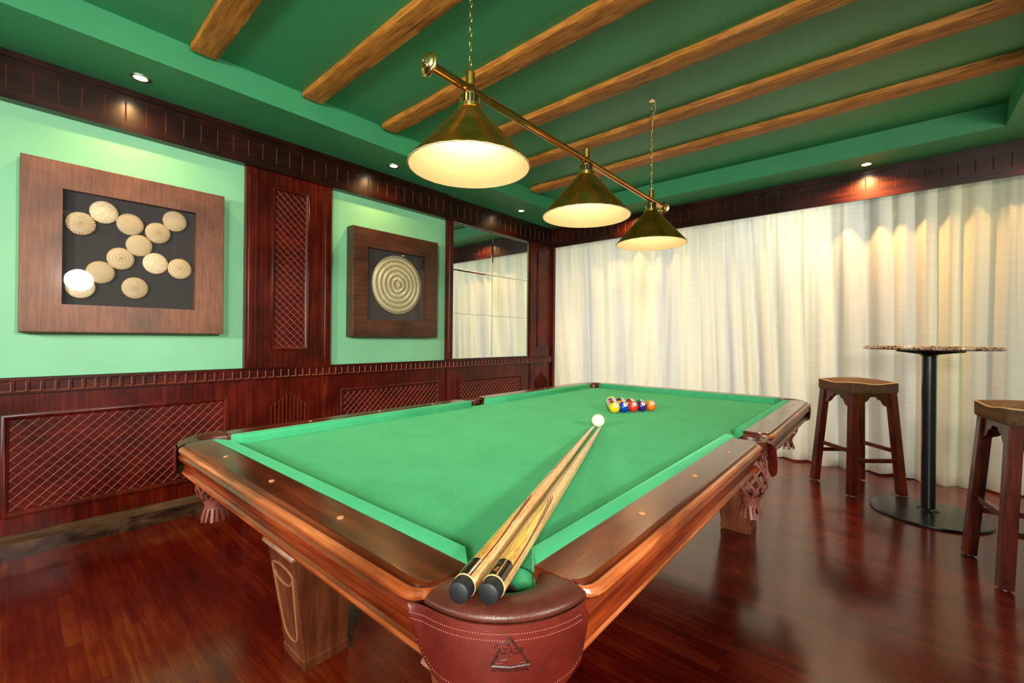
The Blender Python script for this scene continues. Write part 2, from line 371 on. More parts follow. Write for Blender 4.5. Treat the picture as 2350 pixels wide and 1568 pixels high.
def text_mesh(body, size, bold=0):
    cu = bpy.data.curves.new('lettering', 'FONT'); cu.body = body; cu.size = size; cu.align_x = 'CENTER'; cu.align_y = 'CENTER'; cu.offset = bold; cu.resolution_u = 3
    ob = bpy.data.objects.new('lettering', cu); COL.objects.link(ob)
    dg = bpy.context.evaluated_depsgraph_get(); dg.update(); me = ob.evaluated_get(dg).to_mesh()
    vs = [tuple(v.co) for v in me.vertices]; fs = [tuple(p.vertices) for p in me.polygons]
    bpy.data.objects.remove(ob); bpy.data.curves.remove(cu)
    return vs, fs

# ================================================================ THE ROOM
ZS, ZC = 2.602, 2.757          # soffit and raised ceiling
mb = MB(); mb.box((-4.3, -3.2, -.1), (2.1, 6.0, 0)); struct(mb.build('floor', M['floor'], smooth=0))
mb = MB()
mb.box((-4.3, -3.2, ZC), (2.1, 6.0, ZC + .1))                              # raised field
mb.box((-4.3, -3.2, ZS), (-2.918, 6.0, ZC + .01)); mb.box((.548, -3.2, ZS), (2.1, 6.0, ZC + .01))
mb.box((-2.918, 4.337, ZS), (.548, 6.0, ZC + .01)); mb.box((-2.918, -3.2, ZS), (.548, -1.2, ZC + .01))
struct(mb.build('ceiling', M['ceil'], smooth=0))
XG = -3.45                                                                 # painted wall plane
mb = MB(); mb.box((XG - .25, -3.2, 0), (XG, 4.74, ZS)); struct(mb.build('wall_left', M['wall'], smooth=0))
mb = MB(); mb.box((2.0, -3.2, 0), (2.1, 6.0, ZS)); struct(mb.build('wall_right', M['wall'], smooth=0))
mb = MB(); mb.box((-4.3, -3.2, 0), (2.1, -3.1, ZS)); struct(mb.build('wall_front', M['wall'], smooth=0))
mb = MB()                                                                  # window wall: piers, sill and head round a wide opening
mb.box((-4.3, 5.45, 0), (2.1, 5.6, .12)); mb.box((-4.3, 5.45, 2.42), (2.1, 5.6, ZS)); mb.box((-4.3, 5.45, .12), (-3.95, 5.6, 2.42)); mb.box((1.75, 5.45, .12), (2.1, 5.6, 2.42))
mb.box((-4.3, 4.74, 0), (-4.2, 5.45, ZS))
struct(mb.build('wall_back', M['white'], smooth=0))
mb = MB(); mb.box((-4.2, 5.17, 0), (2.0, 5.19, .09)); struct(mb.build('baseboard_back', M['mahog_x'], smooth=0))  # dark skirting, added clear of the wall to block daylight near the floor
mb = MB()
for x in (-3.0, -2.05, -1.1, .0, .9): mb.box((x - .03, 5.48, .12), (x + .03, 5.56, 2.42))
mb.box((-3.95, 5.48, 1.02), (1.75, 5.56, 1.07))
struct(mb.build('window_1', M['white'], smooth=0))

# ---- left wall joinery
XR, XP, XF = -3.400, -3.420, -3.385
def grooved(mb, y0, y1, z0, z1, x0, xb, gz0, gz1, first, pitch, axis='y', mir=1, gw=.007):
    """board with real vertical slots; face at x0 (along axis), back at xb"""
    def P(a, z, x): return (x, a, z) if axis == 'y' else (a, x, z)
    gs = []; g = first
    while g < y1 - .01:
        if g > y0 + .01: gs.append(g)
        g += pitch
    cuts = [y0]
    for g in gs: cuts += [g - gw / 2, g + gw / 2]
    cuts.append(y1)
    d = .006 if xb < x0 else -.006
    def q(a0, a1, zz0, zz1, x, x2=None, mi=0):
        x2 = x if x2 is None else x2
        mb.add([P(a0, zz0, x), P(a1, zz0, x2), P(a1, zz1, x2), P(a0, zz1, x)], [(0, 1, 2, 3)], mi)
    for i in range(len(cuts) - 1):
        a0, a1 = cuts[i], cuts[i + 1]
        if i % 2 == 0: q(a0, a1, z0, z1, x0)
        else:
            q(a0, a1, z0, gz0, x0); q(a0, a1, gz1, z1, x0)
            am = (a0 + a1) / 2
            q(a0, am, gz0, gz1, x0, x0 - d, 1); q(am, a1, gz0, gz1, x0 - d, x0, 1)
    for zz in (z0, z1): mb.add([P(y0, zz, x0), P(y1, zz, x0), P(y1, zz, xb), P(y0, zz, xb)], [(0, 1, 2, 3)])
    for a in (y0, y1): mb.add([P(a, z0, x0), P(a, z1, x0), P(a, z1, xb), P(a, z0, xb)], [(0, 1, 2, 3)])
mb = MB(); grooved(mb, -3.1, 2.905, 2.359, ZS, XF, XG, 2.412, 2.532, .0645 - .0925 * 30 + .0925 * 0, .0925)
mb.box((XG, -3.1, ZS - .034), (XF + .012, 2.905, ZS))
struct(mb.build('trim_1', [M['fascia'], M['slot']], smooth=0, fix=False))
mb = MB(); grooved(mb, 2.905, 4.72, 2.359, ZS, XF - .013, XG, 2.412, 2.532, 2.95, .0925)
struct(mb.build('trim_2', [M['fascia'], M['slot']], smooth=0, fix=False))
mb = MB(); grooved(mb, -3.41, 2.0, 2.359, ZS, 4.72, 4.745, 2.425, 2.535, -3.355, .0905, 'x')
mb.box((-3.40, 4.705, ZS - .036), (2.0, 4.72, ZS))
struct(mb.build('trim_3', [M['mahog_x'], M['slot']], smooth=0, fix=False))
# dado rail with a row of raised blocks
mb = MB(); mb.box((XG, -3.1, .852), (XR, 4.73, .934)); mb.box((XG, -3.1, .926), (XR + .006, 4.73, .934)); mb.box((XG, -3.1, .852), (XR + .004, 4.73, .857))
y = .0355 - .0527 * 58
while y < 4.70:
    a, b_ = y - .0205, y + .0205; z0, z1 = .864, .919; t = .004
    mb.add([(XR, a, z0), (XR, b_, z0), (XR, b_, z1), (XR, a, z1), (XR - t, a + t, z0 + t), (XR - t, b_ - t, z0 + t), (XR - t, b_ - t, z1 - t), (XR - t, a + t, z1 - t)], [(2, 3, 7, 6), (3, 0, 4, 7)], 0, lambda v: Vector((v.x + .0045, v.y, v.z)))
    mb.add([(XR + .0045, a, z0), (XR + .0045, b_, z0), (XR + .0045, b_, z1), (XR + .0005, b_ - t, z1 - t), (XR + .0005, b_ - t, z0 + t), (XR + .0005, a + t, z0 + t)], [(1, 2, 3, 4), (0, 1, 4, 5)], 1)
    mb.box((XR, a + t, z0 + t), (XR + .0015, b_ - t, z1 - t))
    y += .0527
struct(mb.build('trim_4', [M['mahog_h'], M['fin']], smooth=0, fix=False))
# baseboard
mb = MB(); pr = [(XG, 0), (XP + .024, 0), (XP + .024, .082), (XP + .020, .086), (XP + .022, .091), (XP + .016, .095), (XP + .018, .1), (XP + .010, .104), (XP + .010, .116), (XP, .122), (XG, .122)]
mb.grid([[Vector((p[0], y, p[1])) for p in pr] for y in (-3.1, 4.73)], close_c=True, mi=lambda j: 1 if 2 <= j <= 8 else 0); struct(mb.build('baseboard_left', [M['base'], M['reed']], smooth=25))
# wainscot boards
mb = MB(); mb.box((XG, -3.1, .1), (XP, 4.73, .87)); struct(mb.build('trim_5', M['mahog_v'], smooth=0))
tn = [6]
def moulding(mb, y0, y1, z0, z1, x, wd, h):
    """mitred bolection frame"""
    pr = [(0, 0), (.0, h * .7), (wd * .25, h), (wd * .55, h * .85), (wd * .8, h * .35), (wd, .0)]
    rows = []
    for d, hh in pr:
        rows.append([(x + hh, y0 + d, z0 + d), (x + hh, y1 - d, z0 + d), (x + hh, y1 - d, z1 - d), (x + hh, y0 + d, z1 - d)])
    mb.grid([[Vector(p) for p in r] for r in rows], close_c=True)
def lattice(par, y0, y1, z0, z1, x, sp, bright=1, wid=.0026):
    mb = MB(); mb.box((x - .01, y0, z0), (x + .001, y1, z1)); mb.build('lattice_board', M['lat_bg'], par, smooth=0)
    mb = MB(); W, Hh = y1 - y0, z1 - z0
    for s_ in (1, -1):
        k = -Hh
        while k < W + Hh:
            # line y = y0 + k + t (s=1)  z = z0 + t
            if s_ == 1: t0, t1 = max(0, -k), min(Hh, W - k); A = (y0 + k + t0, z0 + t0); B = (y0 + k + t1, z0 + t1)
            else: t0, t1 = max(0, k - W), min(Hh, k); A = (y0 + k - t0, z0 + t0); B = (y0 + k - t1, z0 + t1)
            if t1 - t0 > .004:
                dy, dz = (.5 ** .5 * wid / 2) * (1), (.5 ** .5 * wid / 2)
                nx, nz = (-dz, dy) if s_ == 1 else (dz, dy)
                h = .0022 if s_ == 1 else .002
                vs = [(x + .001, A[0] + nx, A[1] + nz), (x + .001 + h, A[0], A[1]), (x + .001, A[0] - nx, A[1] - nz), (x + .001, B[0] + nx, B[1] + nz), (x + .001 + h, B[0], B[1]), (x + .001, B[0] - nx, B[1] - nz)]
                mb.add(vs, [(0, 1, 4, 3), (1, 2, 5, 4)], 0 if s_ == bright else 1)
            k += sp
    mb.build('lattice_lines', [M['lat_lit'], M['lat_shaded']], par, smooth=0, fix=False)
def panel(y0, y1, z0, z1, x, wd=.03, sp=.0525, bright=1):
    r = empty('trim_%d' % tn[0], (0, 0, 0)); tn[0] += 1; struct(r)
    mb = MB(); moulding(mb, y0, y1, z0, z1, x, wd, .016); mb.build('panel_moulding', M['mahog_v'], r, smooth=50)
    lattice(r, y0 + wd, y1 - wd, z0 + wd, z1 - wd, x, sp, bright)
panel(-1.08, -.15, .215, .745, XP); panel(-.03, .986, .215, .745, XP); panel(1.79, 2.843, .215, .735, XP); panel(3.08, 4.125, .215, .727, XP)
def strip(y0, y1, z0, z1, x, iz0, iz1):
    r = MB(); r.box((XG, y0, z0), (x, y1, z1))
    a, b_ = y0 + (y1 - y0) * .25, y1 - (y1 - y0) * .25; t = .004
    o = struct(r.build('trim_%d' % tn[0], M['mahog_v'], smooth=0, bev=.002)); tn[0] += 1
    q = MB(); q.add([(x + .0005, a, iz0), (x + .0005, b_, iz0), (x + .0005, b_, iz1), (x + .0005, a, iz1), (x + t, a + t, iz0 + t), (x + t, b_ - t, iz0 + t), (x + t, b_ - t, iz1 - t), (x + t, a + t, iz1 - t)], [(0, 1, 5, 4), (1, 2, 6, 5), (2, 3, 7, 6), (3, 0, 4, 7)])
    q.box((x, a + t, iz0 + t), (x + .002, b_ - t, iz1 - t)); q.build('strip_inset', M['mahog_v'], o, smooth=0)
XS = XP + .012
for y0, y1 in ((1.079, 1.154), (1.630, 1.703), (2.924, 3.0), (4.279, 4.363)):
    strip(y0, y1, .12, .852, XS, .16, .79); strip(y0, y1, .934, 2.359, XS, 1.0, 2.30)
# pilaster boards with tall lattice panels
for y0, y1, py0, py1 in ((1.154, 1.630, 1.252, 1.523), (4.363, 4.73, 4.425, 4.665)):
    mb = MB(); mb.box((XG, y0, .934), (XP, y1, 2.359)); o = struct(mb.build('trim_%d' % tn[0], M['mahog_v'], smooth=0)); tn[0] += 1
    panel(py0, py1, 1.057, 2.262, XP, .028, .0525, -1)
# fluted gable motif under the pilasters
for yc, hw in ((1.390, .135), (4.535, .125)):
    mb = MB(); n = 10; p = 2 * hw / n
    for i in range(n):
        yy = yc - hw + p * (i + .5); top = .735 - abs(yy - yc) / hw * .105
        tp = [(-.5, 0), (-.46, .013), (-.38, .013), (-.05, .002), (.5, 0)]
        rows = [[Vector((XP + h, yy + a * p, z - (abs(a) * .008 if z > .3 else 0))) for a, h in tp] for z in (.13, top)]
        rows.append([Vector((XP, yy + a * p, top + .008)) for a, h in tp]); mb.grid(rows, mi=lambda j: 1 if j == 1 else 0)
    struct(mb.build('trim_%d' % tn[0], [M['mahog_v'], M['fin']], smooth=0, fix=False)); tn[0] += 1
mb = MB(); mb.box((-3.9, 4.73, 0), (XF, 4.775, 2.359)); struct(mb.build('trim_%d' % tn[0], M['mahog_v'], smooth=0)); tn[0] += 1

# ---- wall mirror of six bevelled tiles
mr = tag(empty('wall_mirror', (XG, 3.61, .934)), 'wall mirror in six squares reflecting the curtains', 'mirror')
mb = MB(); mb.box((0, -.606, .002), (.012, .625, 1.423)); mb.build('mirror_backing', plain('mirror_backing_grey', (206, 200, 178), .4), mr, smooth=0)
ys = [3.004, 3.603, 4.235]; zs = [.936, 1.412, 1.877, 2.357]
for i in range(2):
    for j in range(3):
        y0, y1, z0, z1 = ys[i] + .002, ys[i + 1] - .002, zs[j] + .002, zs[j + 1] - .002; bv = .012; x = .02
        vs = [(.012, y0, z0), (.012, y1, z0), (.012, y1, z1), (.012, y0, z1), (x - .0012, y0, z0), (x - .0012, y1, z0), (x - .0012, y1, z1), (x - .0012, y0, z1), (x, y0 + bv, z0 + bv), (x, y1 - bv, z0 + bv), (x, y1 - bv, z1 - bv), (x, y0 + bv, z1 - bv)]
        vs = [(a, b_ - 3.61, c_ - .934) for a, b_, c_ in vs]
        mb = MB(); mb.add(vs, [(0, 1, 2, 3), (0, 4, 5, 1), (1, 5, 6, 2), (2, 6, 7, 3), (3, 7, 4, 0), (4, 8, 9, 5), (5, 9, 10, 6), (6, 10, 11, 7), (7, 11, 8, 4), (8, 11, 10, 9)])
        mb.build('mirror_tile', M['mirror'], mr, smooth=0)

# ---- ceiling beams
BY = [.698, 1.304, 1.878, 2.475, 3.07, 3.665]
BL = ['rough timber ceiling beam nearest the camera, cut off by the top of the photo', 'rough timber ceiling beam above the end knob of the brass lamp bar', 'rough timber ceiling beam crossing behind the nearest brass lamp', 'rough timber ceiling beam between the lamp chain and the nearest lamp, fourth from the front', 'rough timber ceiling beam passing behind the middle lamp socket, fifth from the front', 'rough timber ceiling beam closest to the curtains']
for k, yb in enumerate(BY):
    mb = MB(); L0, L1 = -2.885 + random.uniform(-.02, .03), .547; n = 120; hw = .064
    sec = [(-1, 0), (-1, -.030), (-.93, -.036), (-.4, -.037), (.4, -.037), (.93, -.036), (1, -.030), (1, 0)]
    rows = []
    for i in range(n + 1):
        x = L0 + (L1 - L0) * i / n
        row = []
        for j, (a, h) in enumerate(sec):
            e = noise.noise(Vector((x * 3.1, j * 3.7 + k * 9, 0))) * .006 + noise.noise(Vector((x * 14, j * 5.7 + k * 9, 3))) * .003
            row.append(Vector((x - (L0 + L1) / 2, a * hw + (e if a * a > .5 else 0), h + (e * .5 if h < 0 else 0))))
        rows.append(row)
    mb.grid(rows, cap=True, close_c=True)
    o = mb.build('ceiling_beam', M['beam'], smooth=50, loc=((L0 + L1) / 2, yb, ZC))
    tag(o, BL[k], 'beam', 'timber beams across the ceiling')

# ---- recessed downlights
DL = [((-3.175, -1.18), None), ((-3.175, .468), 'round recessed downlight above the large framed stone artwork'), ((-3.165, 2.112), 'round recessed downlight above the smaller framed disc artwork'), ((-3.165, 3.790), 'round recessed downlight above the wall mirror'),
      ((-2.25, 4.565), None), ((-.177, 4.565), 'round recessed downlight in front of the curtain valance, above the bar table side'), ((.92, 4.50), None)]
proto = None
for (x, y), lab in DL:
    if lab:
        if proto is None:
            r = empty('ceiling_downlight', (x, y, ZS)); proto = r
            mb = MB(); mb.lathe([(.030, 0), (.033, -.004), (.040, -.005), (.046, -.003), (.047, .0)], n=32, cap=False); mb.build('trim_ring', M['steel'], r)
            mb = MB(); mb.lathe([(.0305, -.003), (.02, -.005), (.0, -.0055)], n=32, cap=False); mb.build('lens', M['lens'], r)
        else: r = copy_tree(proto); r.location = (x, y, ZS)
        tag(r, lab, 'downlight', 'recessed ceiling downlights')
    light('SPOT', 'downlight_lamp', (x, y, ZS - .012), 26 if x < -3 else ((150 if x < 0 else 45) if x > -1 else 60), (1, .54, .19), .02, spot=math.radians(150), blend=.9)

# ---- curtain
mb = MB(); rows = []; nx = 1100; zl = [.0, .05, .12, .3, .6, .9, 1.3, 1.7, 2.1, 2.3, 2.5]
def fold(x, z):
    t = z / 2.5
    q = x * 5.2 + 1.1 * noise.noise(Vector((x * .9, 1, t * .25))) * 2
    f_ = q - math.floor(q); a = (abs(2 * f_ - 1) ** 1.5) * .11 * (.55 + .9 * abs(noise.noise(Vector((math.floor(q + .5) * 3.3, 4, 0)))))
    b_ = .05 * noise.noise(Vector((x * 2.6, 9, t * .5))) + .045 * noise.noise(Vector((x * 9, 3, t * .8)))
    c_ = (.010 * noise.noise(Vector((x * 26, 6, t * 1.2)))) * (.5 + .8 * t)
    return 5.01 - .15 * t + (a + b_) * (1.1 - .35 * t) + c_
for z in zl: rows.append([Vector((-3.85 + 5.82 * i / nx, fold(-3.85 + 5.82 * i / nx, z), z - (.012 * math.sin(i * .05) if z < .03 else 0) + .006)) for i in range(nx + 1)])
mb.grid(rows); cu = tag(mb.build('window_curtain', M['curtain'], smooth=80, fix=False), 'long sheer cream curtain hanging in folds below the dark valance', 'curtain')

# ================================================================ PICTURES
def framed(name, label, y0, y1, z0, z1, iy0, iy1, iz0, iz1, mframe):
    xf = -3.347; r = tag(empty(name, (XG, (y0 + y1) / 2, z0)), label, 'framed artwork'); O = Vector((XG, (y0 + y1) / 2, z0))
    mb = MB()
    rows = []
    for x, a in ((XG, 0), (xf - .006, 0), (xf - .001, .003), (xf, .006)):
        rows.append([Vector((x, y0 + a, z0 + a)) - O, Vector((x, y1 - a, z0 + a)) - O, Vector((x, y1 - a, z1 - a)) - O, Vector((x, y0 + a, z1 - a)) - O])
    for x, a in ((xf, 0), (-3.39, 0)):
        rows.append([Vector((x, iy0 + a, iz0 + a)) - O, Vector((x, iy1 - a, iz0 + a)) - O, Vector((x, iy1 - a, iz1 - a)) - O, Vector((x, iy0 + a, iz1 - a)) - O])
    mb.grid(rows, close_c=True); mb.build('frame', mframe, r, smooth=0)
    mb = MB(); mb.box(Vector((-3.40, iy0 - .002, iz0 - .002)) - O, Vector((-3.39, iy1 + .002, iz1 + .002)) - O); mb.build('backing_board', M['black'], r, smooth=0)
    mb = MB(); mb.box(Vector((-3.358, iy0, iz0)) - O, Vector((-3.355, iy1, iz1)) - O); mb.build('glass_pane', M['glass'], r, smooth=0)
    return r, O
r, O = framed('stone_artwork', 'large square brown frame holding twelve carved round stones on black', .024, .932, 1.172, 2.088, .178, .774, 1.325, 1.944, M['frame_b'])
SK = [(.253, 1.780, 'rough', 'deep radial flutes'), (.348, 1.863, 'cells', 'cracked honeycomb'), (.463, 1.817, 'rings', 'concentric rings'), (.677, 1.879, 'zigzag', 'zigzag rows'), (.593, 1.790, 'radial', 'fine rays'), (.505, 1.698, 'cross', 'cross-hatching'),
      (.422, 1.608, 'wheel', 'rays round a ring'), (.336, 1.518, 'stripes', 'straight stripes'), (.583, 1.601, 'branch', 'branching leaves'), (.705, 1.583, 'wheel', 'fan-shaped leaves'), (.254, 1.428, 'branch', 'curling stems'), (.488, 1.442, 'radial', 'fine rays')]
for y, z, k, d in SK:
    mb = MB(); mb.lathe([(.050, 0), (.0595, .004), (.0622, .009), (.060, .014), (.05, .020), (.034, .0245), (.016, .027), (.001, .0275)], ax=(1, 0, 0), n=48)
    s_ = mb.build('carved_stone', STONES[k], r, smooth=60); s_.scale = (1, 1, 1.03)
    s_.location = Vector((-3.390, y * .9927, 1.167 + (z - 1.167) * .9927)) - O; s_['label'] = 'cream stone disc carved with ' + d
r, O = framed('disc_artwork', 'smaller square dark brown frame holding one large ribbed metallic disc', 1.854, 2.748, 1.162, 2.086, 1.992, 2.593, 1.314, 1.926, M['frame_d'])
mb = MB(); pf = [(.22, 0), (.255, .004), (.262, .010)]
for i in range(40):
    rr = .256 * (1 - i / 39.5); pf.append((rr, .014 + .012 * (1 - (rr / .256) ** 2) + .0035 * math.sin(rr * 142)))
mb.lathe(pf, ax=(1, 0, 0), n=96); s_ = mb.build('ribbed_disc', STONES['twist'], r, smooth=60); s_.location = Vector((-3.390, 2.3215 * .994, 1.636)) - O

# ================================================================ POOL TABLE
TX, TY, PHI = -1.1161, 1.7811, .0155
TT = tag(empty('pool_table', (TX, TY, 0), PHI), 'pool table with green cloth, brown wooden rails and leather pockets', 'pool table')
W, LL, ZT, ZB = .763, 1.402, .8126, .7797
def tw(u, v, z=0): c_, s_ = math.cos(PHI), math.sin(PHI); return Vector((TX + c_ * u - s_ * v, TY + s_ * u + c_ * v, z))
def smap(side):
    if side == 'near': return lambda t, o, z: Vector((t, -(LL + o), z))
    if side == 'far': return lambda t, o, z: Vector((t, LL + o, z))
    if side == 'right': return lambda t, o, z: Vector((W + o, t, z))
    return lambda t, o, z: Vector((-(W + o), t, z))
TOP = [(-.086, .772), (-.086, .8118), (-.084, .8124), (-.080, ZT), (-.008, ZT), (-.004, ZT), (-.0012, .8116), (-.0006, .806), (.005, .8065), (.012, .804), (.0165, .799), (.0165, .794), (.012, .789), (.004, .786), (-.004, .784), (-.02, .772)]
APR = [(-.07, .785), (-.002, .785), (.004, .781), (.009, .774), (.009, .765), (.004, .757), (-.005, .752), (-.009, .750), (-.011, .738), (-.013, .728), (-.008, .7265), (-.003, .722), (-.001, .716), (-.004, .710), (-.012, .707), (-.07, .707)]
rails = [('near', -.643, .600), ('far', -.62, .62), ('right', -1.250, -.066), ('right', .104, 1.280), ('left', -1.250, -.080), ('left', .075, 1.265)]
sights = {0: (-.366, -.041, .286), 1: (-.33, 0, .33), 2: (-.944, -.616, -.291), 3: (.384, .721, 1.055), 4: (-.944, -.616, -.291), 5: (.384, .721, 1.055)}
for ri, (side, t0, t1) in enumerate(rails):
    f = smap(side); ax = 'u' if side in ('near', 'far') else 'v'
    for nm, prof, mt in (('rail', TOP, M['rail_' + ax]), ('apron', APR, M['apr_' + ax])):
        rows = []
        secs = []
        for d, sh in ((0, .034), (.004, .020), (.012, .008), (.024, .002), (.04, 0)): secs.append((t0 + d, sh))
        for d, sh in reversed(((0, .034), (.004, .020), (.012, .008), (.024, .002), (.04, 0))): secs.append((t1 - d, sh))
        if nm == 'apron': secs = [(t0 + .005, .0), (t1 - .005, .0)] if ax == 'v' else [(t0 + .002, 0), (t1 - .002, 0)]
        for t, sh in secs: rows.append([f(t, o - sh * max(0, min(1, (o + .05) / .05)), z) for o, z in prof])
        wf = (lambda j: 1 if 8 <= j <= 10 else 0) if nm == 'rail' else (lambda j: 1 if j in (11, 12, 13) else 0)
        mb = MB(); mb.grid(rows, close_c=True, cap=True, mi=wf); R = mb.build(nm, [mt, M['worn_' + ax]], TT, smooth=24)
        if nm == 'rail': rail = R
    for t in sights[ri]:
        mb = MB(); c_ = f(t, -.0435, ZT + .0012); mb.lathe([(.0065, -.003), (.0065, .0006), (.0001, .0008)], c_, n=20); mb.build('rail_sight', plain('sight_wood', (206, 140, 92), .4) if 'sm' not in M else M['sm'], rail)
# cushions  (nose start, nose end, back start, back end)
cush = [('near', -.575, .550, -.640, .601), ('far', -.584, .592, -.625, .62), ('right', -1.204, .005, -1.248, -.025), ('right', .134, 1.235, .112, 1.275), ('left', -1.225, -.085, -1.25, -.075), ('left', .062, 1.20, .055, 1.262)]
CP = [(-.0855, ZB + .0), (-.0855, ZT), (-.095, ZT + .0018), (-.112, ZT + .0016), (-.123, ZT), (-.1275, .8095), (-.1285, .806), (-.1275, .800), (-.1255, ZB + .001)]
for side, n0, n1, b0, b1 in cush:
    f = smap(side); rows = []
    for k, (ts, tb) in enumerate(((n0, b0), (n0 + .004, b0 + .004), (n1 - .004, b1 - .004), (n1, b1))):
        e = .003 if k in (0, 3) else 0
        rows.append([f(tb + (ts - tb) * max(0, min(1, (-.0855 - o) / .043)), min(o + e * (1 if o < -.1 else 0), -.0855), z - (e if z > ZT - .002 else 0)) for o, z in CP])
    mb = MB(); mb.grid(rows, close_c=True, cap=True); mb.build('cushion', M['felt_c'], TT, smooth=40)
# cloth bed with pocket mouths cut as concave arcs
def arc(cx, cy, r, a0, a1, n=10): return [(cx + r * math.cos(math.radians(a0 + (a1 - a0) * i / n)), cy + r * math.sin(math.radians(a0 + (a1 - a0) * i / n))) for i in range(n + 1)]
BU, BV = .676, 1.315
poly = []
for (cx, cy, a0, a1) in ((.668, -1.296, 195, 75), (.742, .030, 240, 120), (.672, 1.305, 285, 165), (-.672, 1.305, 15, -105), (-.742, .0, 60, -60), (-.700, -1.300, 105, -15)):
    rr = .072 if abs(cy) > 1 else .078
    poly += arc(cx, cy, rr, a0, a1)
poly = [(max(-BU, min(BU, p[0])), max(-BV, min(BV, p[1]))) for p in poly]
mb = MB(); mb.prism(poly, lambda p: (p[0], p[1], ZB - .030), lambda p: (p[0], p[1], ZB)); mb.build('bed_cloth', M['felt'], TT, smooth=30)
mb = MB(); mb.box((-.45, -1.12, .435), (.45, 1.12, .748)); mb.build('cabinet', M['leg'], TT, smooth=0)
# legs
def leg(cu_, cv):
    o = MB(); zt = .40; g = .125
    rows = []
    so = -1 if cv < 0 else 1
    def LG(sx, sy, z, e=0): return Vector((cu_ + sx * (.078 + e + z * (.125 if sx < 0 else .03)), cv + sy * (.077 + e + z * (.125 if sy == so else .03)), z))
    for z in (0, .035, .036, zt):
        e = .004 if z < .0355 else 0
        rows.append([LG(sx, sy, z, e) for sx, sy in ((-1, -1), (1, -1), (1, 1), (-1, 1))])
    o.grid(rows, close_c=True, cap=True); L = o.build('leg', M['leg'], TT, smooth=0, bev=.003)
    c_ = MB(); rows = []
    for z, e in ((zt, .0), (zt + .004, .012), (zt + .012, .018), (zt + .022, .016), (zt + .03, .004), (zt + .036, .004)):
        rows.append([LG(sx, sy, zt, e * .8) + Vector((0, 0, z - zt)) for sx, sy in ((-1, -1), (1, -1), (1, 1), (-1, 1))])
    c_.grid(rows, close_c=True, cap=True); c_.build('leg_cap', M['legcap'], L, smooth=60)
    # carved oval bead on the outer faces
    for face in (0, 1, 2, 3):
        pts = []
        def P(s_, z):
            k = g * z; a = .078 + k; b_ = .077 + k; s_ = s_ * (1 + .35 * z) - z * .047
            if face == 0: return Vector((cu_ + s_, cv - b_ - .0005, z))
            if face == 1: return Vector((cu_ + s_, cv + b_ + .0005, z))
            if face == 2: return Vector((cu_ + a + .0005, cv + s_, z))
            return Vector((cu_ - a - .0005, cv + s_, z))
        if face != (0 if cv < 0 else 1): continue
        for i in range(13): t = PI + PI * i / 12; pts.append(P(.050 * math.cos(t), .115 + .035 * math.sin(t)))
        for i in range(13): t = PI * i / 12; pts.append(P(.074 * math.cos(t), .335 + .020 * math.sin(t)))
        pts.append(pts[0])
        q = MB(); q.tube(pts, .0042, 6, cap=False); q.build('carved_bead', M['bead'], L)
        q = MB(); q.tube([P(.060 * math.cos(PI + PI * i / 12), .315 + .026 * math.sin(PI + PI * i / 12)) for i in range(13)], .004, 6); q.build('carved_swag', M['bead'], L)
for a, b_ in ((-.508, -1.012), (.422, -1.012), (.415, 1.215), (-.508, 1.215)): leg(a, b_)
